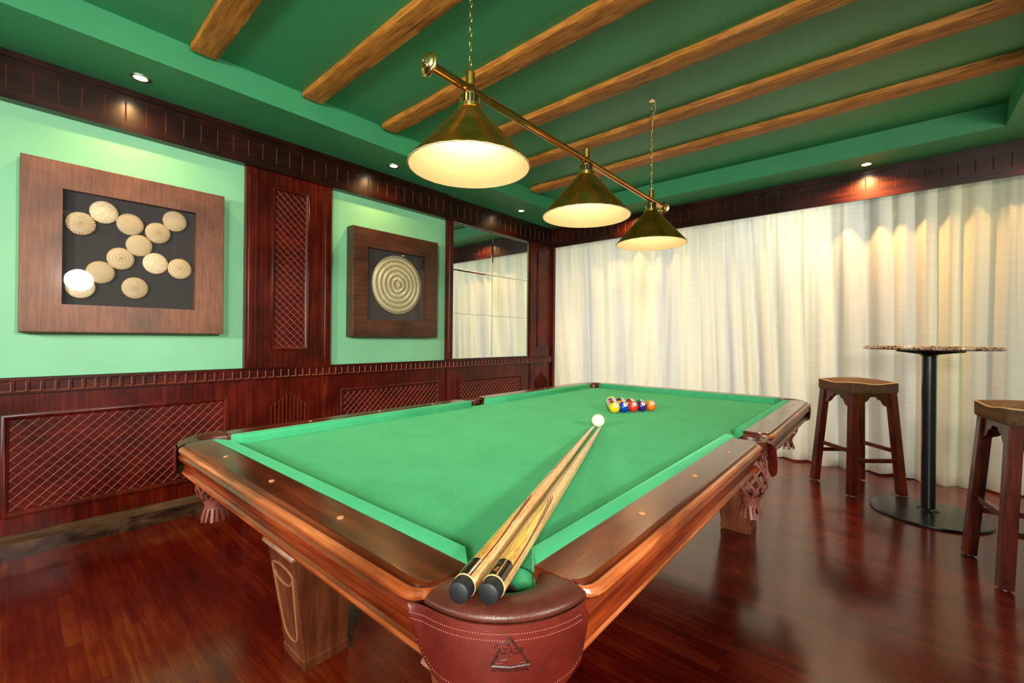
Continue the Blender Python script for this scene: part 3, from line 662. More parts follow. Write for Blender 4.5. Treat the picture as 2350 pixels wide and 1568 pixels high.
# corner pockets ------------------------------------------------
def outer(s):
    """corner path, s=0 on the diagonal, metres; near-right corner in table coordinates; returns point, normal"""
    R = .150; c0 = Vector((.612, -1.252)); half = R * PI / 4
    if abs(s) <= half:
        a = -PI / 4 + s / R; n = Vector((math.cos(a), math.sin(a))); return c0 + n * R, n
    if s < 0: return Vector((c0.x + (s + half), c0.y - R)), Vector((0, -1))
    return Vector((c0.x + R, c0.y + (s - half))), Vector((1, 0))
def corner(sx, sy, detail=False, du=0.0):
    """sx, sy mirror the near-right corner (1,1)"""
    def X(p, z): return Vector((p[0] * sx + du, p[1] * sy, z))
    n = 40; rows = []
    for i in range(n + 1):
        t = i / n; s = (t - .5) * 2 * .125; po, no = outer(s)
        a = math.radians(-178 + 266 * t); pin = Vector((.650, -1.283)) + Vector((math.cos(a), math.sin(a))) * .047
        # arms open towards the bed: pull the inner edge to the rail ends
        if t < .12: k = (.12 - t) / .12; pin = pin.lerp(Vector((.603, -1.318)), k)
        if t > .88: k = (t - .88) / .12; pin = pin.lerp(Vector((.676, -1.252)), k)
        row = []
        for q, z, off in ((0, .760, .002), (0, .792, 0), (.04, .800, 0), (.2, .807, 0), (.5, .812, 0), (.78, .811, 0), (.93, .807, .001), (1, .803, .004), (1, .798, .0055), (1, .794, .004), (1, .791, -.001), (1, .755, -.004)):
            p = pin.lerp(po, q) + no * off; row.append(X(p, z))
        rows.append(row)
    mb = MB(); mb.grid(rows, cap=False); R = mb.build('pocket_rim', M['leather_rim'], TT, smooth=60)
    # corner block closing the apron
    mb = MB(); rows = []
    for i in range(n + 1):
        s = (i / n - .5) * 2 * .165; po, no = outer(s); rows.append([X(po - no * .012, .707), X(po - no * .012, .785), X(po - no * .035, .785), X(po - no * .035, .707)])
    mb.grid(rows, close_c=True, cap=True); mb.build('corner_block', M['apr_u'], TT, smooth=60)
    # leather shield
    outl = [(-.140, .797), (-.138, .775), (-.130, .750), (-.112, .722), (-.100, .712), (-.085, .706), (-.06, .702), (-.03, .688), (0, .682), (.03, .688), (.06, .702), (.085, .708), (.104, .722), (.112, .745), (.108, .775), (.105, .797)]
    def zb(s):
        for (a, za), (b_, z_) in zip(outl, outl[1:]):
            if a <= s <= b_: return za + (z_ - za) * (s - a) / (b_ - a)
        return .797
    rows = []; m_ = 64
    for i in range(m_ + 1):
        s = -.140 + .252 * i / m_; po, no = outer(s); z0 = zb(s) + .0015 * math.sin(i * .9) * (1 if abs(s) > .05 else .4); row = []
        for j in range(9):
            z = .797 + (z0 - .797) * j / 8; puff = .008 + .004 * math.sin(PI * j / 8) + (.004 + .010 * max(0, min(1, (abs(s) - .115) / .035)))
            row.append((po, no, z, puff))
        rows.append([X(p_ + n_ * pf_, z) for p_, n_, z, pf_ in row] + [X(p_ + n_ * (pf_ - .003), z) for p_, n_, z, pf_ in reversed(row)])
    mb = MB(); mb.grid(rows, close_c=True, cap=True); sh = mb.build('pocket_shield', M['leather'], TT, smooth=60)
    if detail:
        def SP(s, z, e=.0):
            po, no = outer(s); z0 = zb(s); j = max(0, min(1, (.797 - z) / max(.001, .797 - z0)))
            return X(po + no * (.008 + .004 * math.sin(PI * j) + (.004 + .010 * max(0, min(1, (abs(s) - .115) / .035))) + e), z)
        mb = MB()
        def dot(s, z):
            p = SP(s, z); q = SP(s + .0012, z); nn = (SP(s, z, .001) - p).normalized(); mb.lathe([(.0007, -.0002), (.0005, .0004), (.0001, .0005)], p, nn, 6, cap=False)
        s = -.140
        while s < .100:
            dot(s, .7865); dot(s + .0013, .779)
            zz = zb(s) + .010
            if -.125 < s < .110: dot(s, zz)
            s += .0031
        mb.build('stitching', M['stitch'], sh, fix=False)['kind'] = 'stuff'
        # embossed emblem: triangle, ball and lettering
        mb = MB(); c_s, sc = .001, 1.0
        EZ = .027
        def E(pts, wdt):
            P3 = [SP(c_s + a, z + EZ, .0004) for a, z in pts]
            for i in range(len(P3) - 1): mb.tube([P3[i], P3[i + 1]], wdt / 2, 6, flat=1)
        T = [(-.0225, .7225), (-.0008, .7545), (.0225, .7225)]
        E([(-.0225, .7225), (-.015, .7365)], .0030); E([(-.0055, .7475), (0, .7555), (.0225, .7225)], .0030); E([(.0225, .7215), (0, .7200), (-.0225, .7215)], .0040)
        E([(-.0195 + .000, .7262), (-.018, .7245), (.018, .7245)], .001)
        ring = [(-.009 + .0085 * math.cos(a), .7415 + .0095 * math.sin(a)) for a in [math.radians(x) for x in range(20, 171, 15)]]; E(ring, .0016)
        ring = [(-.009 + .0085 * math.cos(a), .7365 + .0075 * math.sin(a)) for a in [math.radians(x) for x in range(190, 341, 15)]]; E(ring, .0016)
        for body, size, cz in (('AZAZY', .0105, .7392), ('INTERNATIONAL', .0052, .7158)):
            vs, fs = text_mesh(body, size, .0002)
            kx = .034 / (max(v[0] for v in vs) - min(v[0] for v in vs)) if body == 'AZAZY' else .044 / (max(v[0] for v in vs) - min(v[0] for v in vs))
            mb.add([SP(c_s + v[0] * kx, cz + EZ + v[1], .0006) for v in vs], fs)
        mb.build('embossed_emblem', M['emboss'], sh, fix=False)
    net(sx * .655 + du, -1.292 * sy, 'corner')
def net(cu_, cv, kind='corner'):
    C = Vector((cu_, cv, 0)); mb = MB(); n = 9
    zt, zb_ = .765, .592
    def prof(t): return .044 + .010 * math.sin(min(1, t / .8) * PI * .62) - (.022 * ((t - .8) / .2) ** 1.3 if t > .8 else 0)
    for k in range(n):
        for sg in (1, -1):
            pts, nm = [], []
            for i in range(19):
                t = i / 18; a = 2 * PI * k / n + sg * .33 * math.sin(t * PI * 3.0); r_ = prof(t) + .0012 * sg
                d = Vector((math.cos(a), math.sin(a), 0)); pts.append(C + d * r_ + Vector((0, 0, zt + (zb_ - zt) * t))); nm.append(d)
            mb.ribbon(pts, nm, .0085, .0022)
    o = mb.build('pocket_net', M['strap'], TT, smooth=40, fix=False)
    mb = MB(); r0 = prof(1); mb.lathe([(r0 - .004, .596), (r0 + .003, .597), (r0 + .002, .588), (r0 - .003, .570), (r0 - .002, .560), (r0 - .005, .559)], C, n=24)
    for k in range(14):
        a = 2 * PI * k / 14; pts = []; nm = []
        for i in range(5):
            t = i / 4; d = Vector((math.cos(a + .1 * t * (k % 3 - 1)), math.sin(a + .1 * t * (k % 3 - 1)), 0)); pts.append(C + d * (r0 - .003 + .010 * t * (1 + .5 * (k % 2))) + Vector((0, 0, .565 - .044 * t))); nm.append(d)
        mb.ribbon(pts, nm, .0085, .0018)
    mb.build('net_fringe', M['strap'], o, smooth=40, fix=False)
corner(1, 1, True); corner(-1, 1, False, -.045); corner(1, -1); corner(-1, -1)
# side pockets
def sidepocket(sx, vc):
    mb = MB(); rows = []
    n = 24
    for i in range(n + 1):
        t = i / n; a = math.radians(-165 + 330 * t) ; ci = Vector((.722, vc)) + Vector((math.cos(a), math.sin(a))) * .045
        b_ = math.radians(-118 + 236 * t); po = Vector((.700 + .078 * max(0, math.cos(b_ * .72)), vc + .088 * math.sin(b_) / math.sin(math.radians(90)) ))
        po.y = max(vc - .082, min(vc + .078, po.y))
        row = []
        for q, z in ((0, .765), (0, .797), (.15, .803), (.5, .806), (.85, .803), (1, .795), (1, .775)):
            p = ci.lerp(po, q); row.append(Vector((p.x * sx, p.y, z)))
        rows.append(row)
    mb.grid(rows); mb.build('pocket_rim', M['leather_rim'], TT, smooth=60)
    # hanging tongue
    mb = MB(); rows = []
    for i in range(13):
        t = i / 12; hw = .026 - .004 * t if t < .8 else .023 * math.sqrt(max(.02, 1 - ((t - .8) / .2) ** 2))
        if t < .3: x = .752 + .036 * math.sin(t / .3 * PI / 2); z = .806 - .022 * (1 - math.cos(t / .3 * PI / 2))
        else: x = .788 + .006 * math.sin((t - .3) * 3); z = .784 - (t - .3) / .7 * .105
        vv = vc - .010 * t
        k_ = min(1, t / .3) * .78; ca, sa = math.cos(k_), math.sin(k_)
        rows.append([Vector((sx * (x - o * sa + e * ca), vv + o * ca + e * sa * .0, z + dz)) for o, e, dz in ((-hw, 0, 0), (0, .003, .001), (hw, 0, 0), (hw, -.004, -.002), (-hw, -.004, -.002))])
    mb.grid(rows, close_c=True, cap=True); mb.build('pocket_tongue', M['leather'], TT, smooth=60)
    net(sx * .722, vc - .012, 'side')
sidepocket(1, .022); sidepocket(-1, .0)
# green cloth lining inside the near corner pocket
mb = MB(); rows = []
for i in range(25):
    a = 2 * PI * i / 24; row = []
    for j in range(7):
        t = j / 6; rr = .044 - .010 * t + .004 * math.sin(a * 7 + t * 2) * t; row.append(Vector((.650 + rr * math.cos(a), -1.283 + rr * math.sin(a), .792 - .085 * t)))
    rows.append(row)
mb.grid(rows); mb.build('pocket_liner', M['felt'], TT, smooth=60, fix=False)
mb = MB(); mb.lathe([(.045, .69), (.045, .70)], (.650, -1.283, 0), n=24); mb.build('pocket_base', M['dark'], TT)

# ================================================================ BALLS
RB = .028575
BC = {1: (238, 200, 10), 2: (6, 60, 170), 3: (232, 52, 22), 4: (62, 18, 120), 5: (248, 120, 8), 6: (10, 92, 44), 7: (128, 14, 18), 8: (14, 14, 16)}
BN = {1: 'yellow', 2: 'blue', 3: 'red', 4: 'purple', 5: 'orange', 6: 'green', 7: 'maroon', 8: 'black'}
M['ivory'] = plain('ball_ivory', (246, 238, 214), .12, 0, .5, .6); M['ink'] = plain('ball_numeral', (20, 18, 18), .2)
BM = {k: plain('ball_' + BN[k], c, .1, 0, .5, .8) for k, c in BC.items()}
def ball(num, u, v, spot):
    P = tw(u, v, ZB + RB + .0005); solid = num <= 8; c_ = BM[num if solid else num - 8]
    n = Vector(spot).normalized(); ax = (Vector((0, 0, 1)) - n * n.z).normalized(); rgt = ax.cross(n)   # ax = reading-up of the numeral
    mb = MB(); q = []
    lim = .52
    zs_ = sorted(set([-1 + 2 * i / 40 for i in range(41)] + [-lim, lim])); zs_ = [math.sin(math.radians(-90 + 180 * i / 36)) for i in range(37)]
    zs_ = sorted([z for z in zs_ if abs(abs(z) - lim) > .03] + [-lim, lim])
    sx_ = ax * math.cos(.95) + rgt * math.sin(.95); sr_ = sx_.cross(n)
    rows = [[sx_ * (RB * z) + (n * math.cos(2 * PI * i / 48) + sr_ * math.sin(2 * PI * i / 48)) * (RB * math.sqrt(max(1e-6, 1 - z * z))) for i in range(48)] for z in zs_]
    for i in range(len(zs_) - 1):
        zm = (zs_[i] + zs_[i + 1]) / 2; mb.grid(rows[i:i + 2], close_c=True, mi=0 if (solid or abs(zm) < lim) else 1)
    import bmesh
    o = mb.build('pool_ball', [c_, M['ivory']], None, smooth=90, loc=P)
    bm = bmesh.new(); bm.from_mesh(o.data); bmesh.ops.remove_doubles(bm, verts=bm.verts, dist=1e-5); bmesh.ops.recalc_face_normals(bm, faces=bm.faces); bm.to_mesh(o.data); bm.free()
    o.data.polygons.foreach_set('use_smooth', [True] * len(o.data.polygons))
    def S_(x, y, h): return (n + rgt * (x / RB) + ax * (y / RB)).normalized() * (RB + h)
    d = MB(); rad = .0116; vs = [S_(0, 0, .00012)]
    fs = []
    for r_ in (1, 2, 3):
        for i in range(28): a = 2 * PI * i / 28; vs.append(S_(rad * r_ / 3 * math.cos(a), rad * r_ / 3 * math.sin(a), .00012))
    for i in range(28): fs.append((0, 1 + i, 1 + (i + 1) % 28))
    for r_ in (0, 1):
        for i in range(28): a = 1 + r_ * 28; fs.append((a + i, a + 28 + i, a + 28 + (i + 1) % 28, a + (i + 1) % 28))
    d.add(vs, fs); ds = d.build('number_spot', M['ivory'], o, smooth=90)
    vs, fs = text_mesh(str(num), .0135 if num < 10 else .0115, .0003)
    t = MB(); t.add([S_(v_[0], v_[1], .0006) for v_ in vs], fs); t.build('numeral', M['ink'], ds, smooth=0, fix=False)
    return o
rack = [[1, 12, 11, 10, 9], [2, 13, 14, 8], [3, 15, 7], [4, 6], [5]]
b1 = Vector((.030, .296)); ang = math.radians(28.6)
e1 = Vector((math.sin(ang), math.cos(ang))) * (2 * RB + .0002); e2 = Vector((math.sin(ang - PI / 3), math.cos(ang - PI / 3))) * (2 * RB + .0002)
camT = Vector((1.088, -1.798, 1.167))
where = {1: 'at the front point of the rack', 2: 'between the yellow and red solids', 3: 'in the middle of the front row', 4: 'beside the orange ball in the front row', 5: 'at the right end of the rack', 6: 'half hidden behind the solid purple ball', 7: 'near the back edge of the rack', 8: 'at the back edge of the rack',
         9: 'at the far left corner of the rack', 10: 'next to the rearmost yellow ball', 11: 'in the left edge row of the rack', 12: 'directly behind the yellow one ball', 13: 'directly behind the blue two ball', 14: 'in front of the black eight ball', 15: 'directly behind the red three ball'}
for i, col in enumerate(rack):
    for j, num in enumerate(col):
        p = b1 + e1 * i + e2 * j
        d = (camT - Vector((p.x, p.y, ZB + RB))).normalized(); rr = d.cross(Vector((0, 0, 1))).normalized() * -1; uu = Vector((0, 0, 1))
        spot = d * .78 + rr * .32 + uu * .52 if j == 0 else d * .55 + rr * .42 + uu * .80
        # into world axes (table turn)
        spot.rotate(Matrix.Rotation(PHI, 3, 'Z'))
        kind = 'solid %s' % BN[num] if num <= 8 else '%s striped' % BN[num - 8]
        tag(ball(num, p.x, p.y, spot), '%s pool ball numbered %d, %s' % (kind, num, where[num]), 'pool ball', 'racked pool balls')
mb = MB(); mb.lathe([(RB * math.sin(math.radians(a)) + 1e-5, -RB * math.cos(math.radians(a))) for a in range(0, 181, 5)], n=48)
tag(mb.build('cue_ball', M['ivory'], None, smooth=90, loc=tw(.146, -.087, ZB + RB + .0005)), 'plain white cue ball touched by the cue tips', 'pool ball')

# ================================================================ CUES
def cue_wood(name, c):
    m, nt, b = mat(name); v = mapping(nt, (60, 60, 2.2)); f = noise_tex(nt, v, 1.6, 5, .6, .8)
    v2 = mapping(nt, (22, 22, 1.4)); f2 = noise_tex(nt, v2, 2.3, 4, .7, 2.2)
    cc = ramp(nt, f, [(.3, c[0]), (.55, c[1]), (.75, c[2])])
    ln = ramp(nt, f2, [(.46, (255, 255, 255)), (.5, (120, 84, 44)), (.53, (255, 255, 255))]); cc = mixc(nt, .55, cc, ln, 'MULTIPLY')
    nt.links.new(cc, b.inputs['Base Color']); b.inputs['Roughness'].default_value = .25; b.inputs['Coat Weight'].default_value = .5; return m
M['ash'] = cue_wood('pale_ash_wood', ((206, 144, 80), (230, 178, 112), (244, 206, 150)))
M['butt_y'] = cue_wood('yellow_splice_wood', ((212, 148, 56), (234, 182, 84), (246, 208, 118)))
M['splice'] = plain('black_splice', (18, 10, 8), .2, coat=.5); M['veneer_r'] = plain('red_veneer', (150, 22, 14), .3, coat=.4); M['veneer_k'] = plain('black_veneer', (30, 18, 14), .3); M['gold'] = plain('gold_foil', (196, 128, 60), .3, .6)
M['ferr'] = plain('cue_ferrule', (236, 232, 226), .3); M['tip'] = plain('chalky_tip', (150, 140, 150), .8)
def cue(label, butt, tip, face, name='pool_cue'):
    A = tw(*butt); B = tw(*tip); L = (B - A).length; az = (B - A).normalized()
    fd = (Vector(face) - az * Vector(face).dot(az)).normalized(); rg = az.cross(fd)
    Mx = Matrix(((rg.x, fd.x, az.x, A.x), (rg.y, fd.y, az.y, A.y), (rg.z, fd.z, az.z, A.z), (0, 0, 0, 1)))
    r = tag(empty(name), label, 'cue', 'pool cues resting on the pocket'); r.matrix_world = Mx
    rad = lambda z: .0054 + .0108 * (1 - max(0, min(1, z / L)) ** 1.8)
    mb = MB(); mb.lathe([(rad(z), z) for z in [.012 + (L - .034) * i / 30 for i in range(31)]], n=32); mb.build('shaft', M['ash'], r)
    mb = MB(); mb.lathe([(.0108, -.009), (.0136, -.0075), (.0146, -.004), (.0152, .004), (.0155, .0116)], n=32)
    mb.build('rubber_bumper', M['bump_rub'], r, smooth=30)
    mb = MB(); mb.lathe([(.0148, .0108), (.0159, .0112), (.0163, .0128), (.0160, .0134)], n=32, cap=False); mb.build('butt_ring', M['cream'], r)
    def patch(nm, mt, z0, z1, a_of, h, n=60, ai=None):
        mb = MB(); rows = []
        for i in range(n + 1):
            z = z0 + (z1 - z0) * i / n; lo, hi = (-a_of(z), a_of(z)) if ai is None else (ai(z), a_of(z)); rr = rad(z) + h
            rows.append([Vector((rr * math.sin(lo + (hi - lo) * j / 8), rr * math.cos(lo + (hi - lo) * j / 8), z)) for j in range(9)])
        mb.grid(rows); return mb.build(nm, mt, r, fix=False)
    zt = .335
    def K(z, e): t = max(0, min(1, (z - .10) / (zt + e - .10))); return .35 + .85 * t * t
    def V(z, w_=1.0, e=0): t = max(0, 1 - z / (zt + e)); return w_ * min(1.0, (t ** .5) * 1.25)
    patch('yellow_splice', M['butt_y'], .013, zt, lambda z: V(z), .00012)
    for k, (mt, wdt, e) in enumerate(((M['veneer_k'], .11, .010), (M['veneer_r'], .14, .028), (M['veneer_k'], .09, .040))):
        off = (0, .11, .25)[k]
        for sg in (1, -1):
            patch('veneer_line', mt, .013, zt + e, lambda z, sg=sg, off=off, e=e, wdt=wdt: sg * (V(z, 1.0, e) + off * K(z, e) * min(1, V(z, 1, e) * 3) + wdt * K(z, e) * min(1, V(z, 1, e) * 4)), .00024 + .0001 * k, ai=lambda z, sg=sg, off=off, e=e: sg * (V(z, 1.0, e) + off * K(z, e) * min(1, V(z, 1, e) * 3)) )
    patch('black_splice', M['splice'], .013, .060, lambda z: 1.12 - (.35 * max(0, (z - .054) / .006)), .0006, 16)
    mb = MB()
    def C(x, z): rr = rad(z) + .0009; x *= 1.4; return Vector((rr * math.sin(x / rr), rr * math.cos(x / rr), z))
    random.seed(3)
    for x0, x1, za, zb2 in ((-.0072, -.0058, .020, .036), (-.0052, -.0046, .022, .034), (.0040, .0046, .020, .048), (.0058, .0062, .030, .05)):
        z = za
        while z < zb2: mb.add([C(x0, z), C(x1, z + .0006), C(x1, z + .0018), C(x0, z + .0013)], [(0, 1, 2, 3)]); z += .0023
    pts = [(-.0022, .022), (.0008, .020), (.0022, .024), (.0008, .027), (.0026, .030), (.0010, .0345), (-.0016, .033), (-.0008, .029), (-.0026, .026)]
    mb.add([C(a, z) for a, z in pts], [tuple(range(len(pts)))])
    for a, z in ((-.003, .042), (-.0018, .044), (-.0032, .047)): mb.add([C(a, z), C(a + .003, z), C(a + .0028, z + .001), C(a, z + .001)], [(0, 1, 2, 3)])
    mb.build('gold_marking', M['gold'], r, fix=False, smooth=0)
    mb = MB(); mb.lathe([(rad(L) + .0001, L - .023), (rad(L), L - .008)], n=24); mb.build('ferrule', M['ferr'], r)
    mb = MB(); mb.lathe([(rad(L), L - .008), (rad(L) * .96, L - .002), (rad(L) * .6, L)], n=24); mb.build('leather_tip', M['tip'], r)
    return r
cue('left one of two pale wooden cues, its black splice turned to the side', (.666, -1.396, .832), (.143, -.122, ZB + .0066), (-.55, -.1, .8))
cue('right one of two pale wooden cues, yellow splice facing up', (.697, -1.372, .832), (.174, -.117, ZB + .0066), (.02, -.25, 1))

# ================================================================ BILLIARD LIGHT
UB = -.088
BLt = tag(empty('billiard_light', tw(UB, .19, ZC), PHI), 'brass billiard light with three cone shades hanging on chains over the table', 'pendant light')
def bl(mb, nm, mt, parent=None, **kw):
    return mb.build(nm, mt, parent or BLt, **kw)
z_ = lambda z: z - ZC
mb = MB(); mb.lathe([(.0155, 0), (.0155, 2.10)], (0, -.853 - .19, z_(2.092)), (0, 1, 0), n=24); bl(mb, 'bar', M['brass_bar'])
for y, s_ in ((-1.043, -1), (1.057, 1)):
    mb = MB(); mb.lathe([(.017, -.012), (.030, -.010), (.041, -.004), (.0425, .0), (.040, .004), (.036, .006), (.034, .010), (.029, .013), (.026, .017), (.020, .019), (.017, .024), (.011, .026), (.0001, .027)], (0, y, z_(2.092)), (0, s_, 0), n=40); k = bl(mb, 'end_knob', M['brass_knob'])
    mb = MB(); mb.lathe([(.0075, .025), (.0070, .031), (.0001, .033)], (0, y, z_(2.092)), (0, s_, 0), n=16); bl(mb, 'knob_screw', M['steel'], k)
def chain(x, y, z0, z1, name='chain'):
    mb = MB(); n = int((z1 - z0) / .0265); st = (z1 - z0) / n
    for i in range(n):
        zc = z0 + (i + .5) * st; pts = []
        for j in range(15):
            a = 2 * PI * j / 14; p, q = .0062 * math.cos(a), (st / 2 + .003) * math.sin(a)
            pts.append((x + p, y, zc + q) if i % 2 else (x, y + p, zc + q))
        mb.tube(pts, .0017, 6, cap=False)
    return mb
for k, v in enumerate((-.655, .190, 1.030)):
    y = v - .19
    sh = MB()
    prof = [(.0405, z_(2.018)), (.044, z_(2.014)), (.225, z_(1.806)), (.2265, z_(1.801)), (.2225, z_(1.799))]
    sh.lathe(prof, (0, y, 0), n=72, cap=False); S1 = bl(sh, 'lamp_shade', M['brass'], smooth=25, fix=False)
    sh = MB(); sh.lathe([(.2222, z_(1.7995)), (.2205, z_(1.803)), (.042, z_(2.010)), (.001, z_(2.013))], (0, y, 0), n=72, cap=False); bl(sh, 'shade_lining', M['enamel'], S1, smooth=25, fix=False)
    rm = MB(); rm.tube([(.2245 * math.cos(2 * PI * i / 72), y + .2245 * math.sin(2 * PI * i / 72), z_(1.801) + .0006 * math.sin(i * 2.3)) for i in range(73)], .0022, 6, cap=False); bl(rm, 'shade_rim', M['enamel'], S1)
    c_ = MB(); c_.lathe([(.041, z_(2.013)), (.046, z_(2.015)), (.046, z_(2.026)), (.040, z_(2.030)), (.034, z_(2.032)), (.0335, z_(2.036))], (0, y, 0), n=40, cap=False); bl(c_, 'collar', M['brass_knob'])
    g = MB(); g.lathe([(.0300, z_(2.032)), (.0300, z_(2.068))], (0, y, 0), n=32)
    g2 = MB()
    for j in range(16):
        a = 2 * PI * j / 16; d = Vector((math.cos(a), math.sin(a), 0)); sd = Vector((-d.y, d.x, 0))
        P0 = Vector((0, y, 0)) + d * .0335
        g2.ribbon([P0 + Vector((0, 0, z_(2.033))), P0 + Vector((0, 0, z_(2.05))), P0 - d * .001 + Vector((0, 0, z_(2.066)))], [d] * 3, .0068, .003)
    g2.lathe([(.034, z_(2.030)), (.036, z_(2.034)), (.034, z_(2.037))], (0, y, 0), n=40, cap=False)
    g2.lathe([(.0345, z_(2.062)), (.0345, z_(2.068)), (.030, z_(2.075)), (.020, z_(2.080)), (.010, z_(2.083))], (0, y, 0), n=40, cap=False)
    cg = bl(g2, 'vented_gallery', M['brass_knob'], smooth=30, fix=False); bl(g, 'socket', M['dark'], cg)
    t = MB(); t.lathe([(.008, z_(2.104)), (.0172, z_(2.106)), (.0172, z_(2.150)), (.0190, z_(2.151)), (.0185, z_(2.154)), (.012, z_(2.156)), (.0001, z_(2.157))] + ([] if k != 1 else []), (0, y, 0), n=28, cap=False); bl(t, 'top_socket', M['brass'])
    if k == 1:
        t = MB(); t.lathe([(.0065, z_(2.156)), (.0095, z_(2.160)), (.007, z_(2.166)), (.0001, z_(2.168))], (0, y, 0), n=16); bl(t, 'finial', M['brass_knob'])
    b_ = MB(); b_.lathe([(.001, z_(1.925)), (.018, z_(1.93)), (.027, z_(1.950)), (.025, z_(1.97)), (.014, z_(1.99)), (.012, z_(2.008))], (0, y, 0), n=20); bl(b_, 'bulb', M['bulb'], S1)
    lp = light('POINT', 'pendant_lamp', tw(UB, v, 1.905), 4.2, (1, .80, .52), .035)
bl(chain(0, -.655 - .19, z_(2.154), z_(2.757)), 'chain', M['brass_knob'], smooth=60, fix=False)
bl(chain(0, 1.030 - .19, z_(2.154), z_(2.757)), 'chain', M['brass_knob'], smooth=60, fix=False)
mb = MB(); mb.tube([(.01, .84, z_(2.757)), (.025, .838, z_(2.71)), (.012, .842, z_(2.66)), (.004, .84, z_(2.60)), (-.004, .841, z_(2.5)), (.004, .84, z_(2.3)), (.0, .84, z_(2.157))], .0016, 6); bl(mb, 'power_cord', M['cream'])
for v in (-.845, .84):
    mb = MB(); mb.lathe([(.020, -.0005), (.019, -.004), (.006, -.006)], (0, v, 0), n=20); bl(mb, 'ceiling_plate', M['brass_knob'])

# ================================================================ BAR TABLE
BT = tag(empty('bar_table', (.180, 4.110, 0)), 'tall round bar table with speckled granite top and black metal pedestal', 'table')
mb = MB(); mb.lathe([(.30, 1.112), (.340, 1.113), (.349, 1.118), (.350, 1.124), (.345, 1.129), (.340, 1.131), (.340, 1.135), (.335, 1.139), (.33, 1.140)], n=96); mb.build('table_top', M['granite'], BT, smooth=40)
mb = MB(); mb.lathe([(.0375, .02), (.0375, 1.09)], n=40); mb.build('column', M['metal_blk'], BT)
mb = MB(); mb.lathe([(.305, 0), (.308, .006), (.304, .014), (.25, .020), (.12, .026), (.065, .030), (.058, .037), (.050, .045), (.0376, .048)], n=96); mb.build('base', M['metal_blk'], BT, smooth=40)
mb = MB()
for a in (0, PI / 2, PI, 1.5 * PI):
    d = Vector((math.cos(a + .76), math.sin(a + .76), 0)); s_ = Vector((-d.y, d.x, 0)) * .018
    p = [d * .03 + Vector((0, 0, 1.078)), d * .21 + Vector((0, 0, 1.1)), d * .22 + Vector((0, 0, 1.112)), d * .03 + Vector((0, 0, 1.112))]
    mb.add([q + s_ for q in p] + [q - s_ for q in p], [(0, 1, 2, 3), (7, 6, 5, 4), (0, 4, 5, 1), (1, 5, 6, 2), (3, 2, 6, 7), (0, 3, 7, 4)])
    mb.lathe([(.012, 1.100), (.012, 1.112)], (d.x * .205, d.y * .205, 0), n=12)
mb.lathe([(.0376, 1.07), (.07, 1.095), (.09, 1.108), (.09, 1.112)], n=32); mb.build('top_bracket', M['metal_blk'], BT)

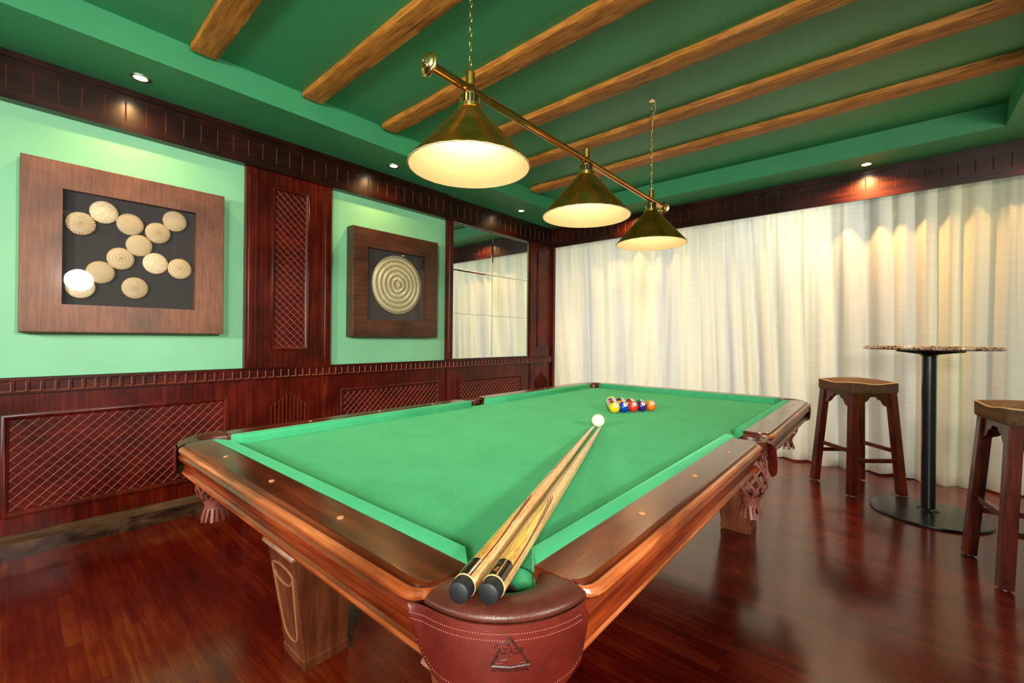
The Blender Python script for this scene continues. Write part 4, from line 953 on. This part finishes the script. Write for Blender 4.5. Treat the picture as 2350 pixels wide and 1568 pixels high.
# ================================================================ STOOLS
def stool(label, loc, rz):
    r = tag(empty('bar_stool', (loc[0], loc[1], 0), math.radians(rz)), label, 'stool', 'bar stools round the granite table')
    fb, ft, w_ = .193, .146, .026     # leg centre at floor and at seat, half width
    for sx in (-1, 1):
        for sy in (-1, 1):
            mb = MB(); rows = []
            for z in (.008, .775):
                t = z / .775; c_ = fb + (ft - fb) * t; rows.append([Vector((sx * c_ + a * w_, sy * c_ + b_ * w_, z)) for a, b_ in ((-1, -1), (1, -1), (1, 1), (-1, 1))])
            mb.grid(rows, close_c=True, cap=True); l = mb.build('leg', M['stool'], r, smooth=0, bev=.003)
            mb = MB(); mb.lathe([(.010, 0), (.012, .003), (.010, .009)], (sx * fb, sy * fb, 0), n=16); mb.build('foot_glide', M['foot'], l)
    def side(k, fn):
        c_ = MB(); n = 40; top = .772; rows = []
        hw = ft + .004
        for i in range(n + 1):
            s_ = -1 + 2 * i / n; a = abs(s_)
            # cusped bracket outline
            zb_ = .742 if a < .22 else .742 - .022 * (a - .22) / .26 - .012 * math.sin(PI * (a - .22) / .26) if a < .48 else .716 - .050 * (a - .48) / .40 - .016 * math.sin(PI * (a - .48) / .40) if a < .88 else .655
            e = (top - zb_) / .775 * (fb - ft)
            rows.append([fn(s_ * (hw - .02 + e), ft + .014, top), fn(s_ * (hw - .02 + e), ft + .014 + e, zb_), fn(s_ * (hw - .02 + e), ft - .008 + e, zb_), fn(s_ * (hw - .02 + e), ft - .008, top)])
        c_.grid(rows, close_c=True, cap=True); c_.build('apron', M['stool'], r, smooth=30)
        z = .330 if k < 2 else .262; t = z / .775; c0 = fb + (ft - fb) * t
        s_ = MB(); rows = [[fn(q * (c0 - .015), c0 + a * .011, z + b_ * .015) for a, b_ in ((-1, -1), (1, -1), (1, 1), (-1, 1))] for q in (-1, 1)]
        s_.grid(rows, close_c=True, cap=True); s_.build('stretcher', M['stool'], r, smooth=0, bev=.002)
    side(0, lambda s_, o, z: Vector((-o, s_, z))); side(1, lambda s_, o, z: Vector((o, s_, z))); side(2, lambda s_, o, z: Vector((s_, -o, z))); side(3, lambda s_, o, z: Vector((s_, o, z)))
    # upholstered seat
    h = .186; n = 24
    def edge(i):
        per = i / (4 * n) * 4; k = int(per) % 4; t = per - int(per); s_ = -1 + 2 * t; x, y = [(s_, -1), (1, s_), (-s_, 1), (-1, -s_)][k]
        dip = .007 * math.cos(s_ * PI) ; cr = max(0, abs(s_) - .86) / .14; inset = .012 * cr * cr
        x = x * (h - inset * (abs(x) == 1)); y = y * (h - inset * (abs(y) == 1))
        if abs(s_) > .86:
            if k in (0, 2): x = math.copysign(abs(x) if abs(x) > h else h * abs(s_), s_ if k == 0 else -s_) * (1 - .0 * cr); x *= (1 - .03 * cr)
            else: y = math.copysign(h * abs(s_), s_ if k == 1 else -s_); y *= (1 - .03 * cr)
        else:
            if k in (0, 2): x = h * s_ * (1 if k == 0 else -1)
            else: y = h * s_ * (1 if k == 1 else -1)
        return x, y, dip
    E_ = [edge(i) for i in range(4 * n)]; rows = []
    for sc, z, dk in ((.955, .772, 0), (.985, .776, 0), (1.0, .79, 0), (1.0, .832, .6), (.992, .846, 1)): rows.append([Vector((x * sc, y * sc, z - d * dk)) for x, y, d in E_])
    sb = MB(); sb.grid(rows, close_c=True, cap=False); sb.add([v for v in rows[0]], [tuple(range(4 * n))]); 
    rows = [rows[-1]]
    for sc in (.97, .93, .86, .75, .6, .45, .3, .15, .01): rows.append([Vector((x * sc, y * sc, .846 + .030 * (1 - sc ** 2.4) - d * sc ** 6)) for x, y, d in E_])
    sb.grid(rows, close_c=True); st_ = sb.build('seat', M['mohair'], r, smooth=50)
    pp = MB(); pts = [(x * .994, y * .994, .847 - d) for x, y, d in E_]; pp.tube(pts + [pts[0]], .0042, 6, cap=False); pp.build('seat_piping', M['cream'], st_)
    return r
stool('wooden bar stool with brown padded seat left of the bar table', (-.2215, 4.457), 42.5)
stool('wooden bar stool with brown padded seat partly cut off at the right edge', (.545, 3.335), 12.5)
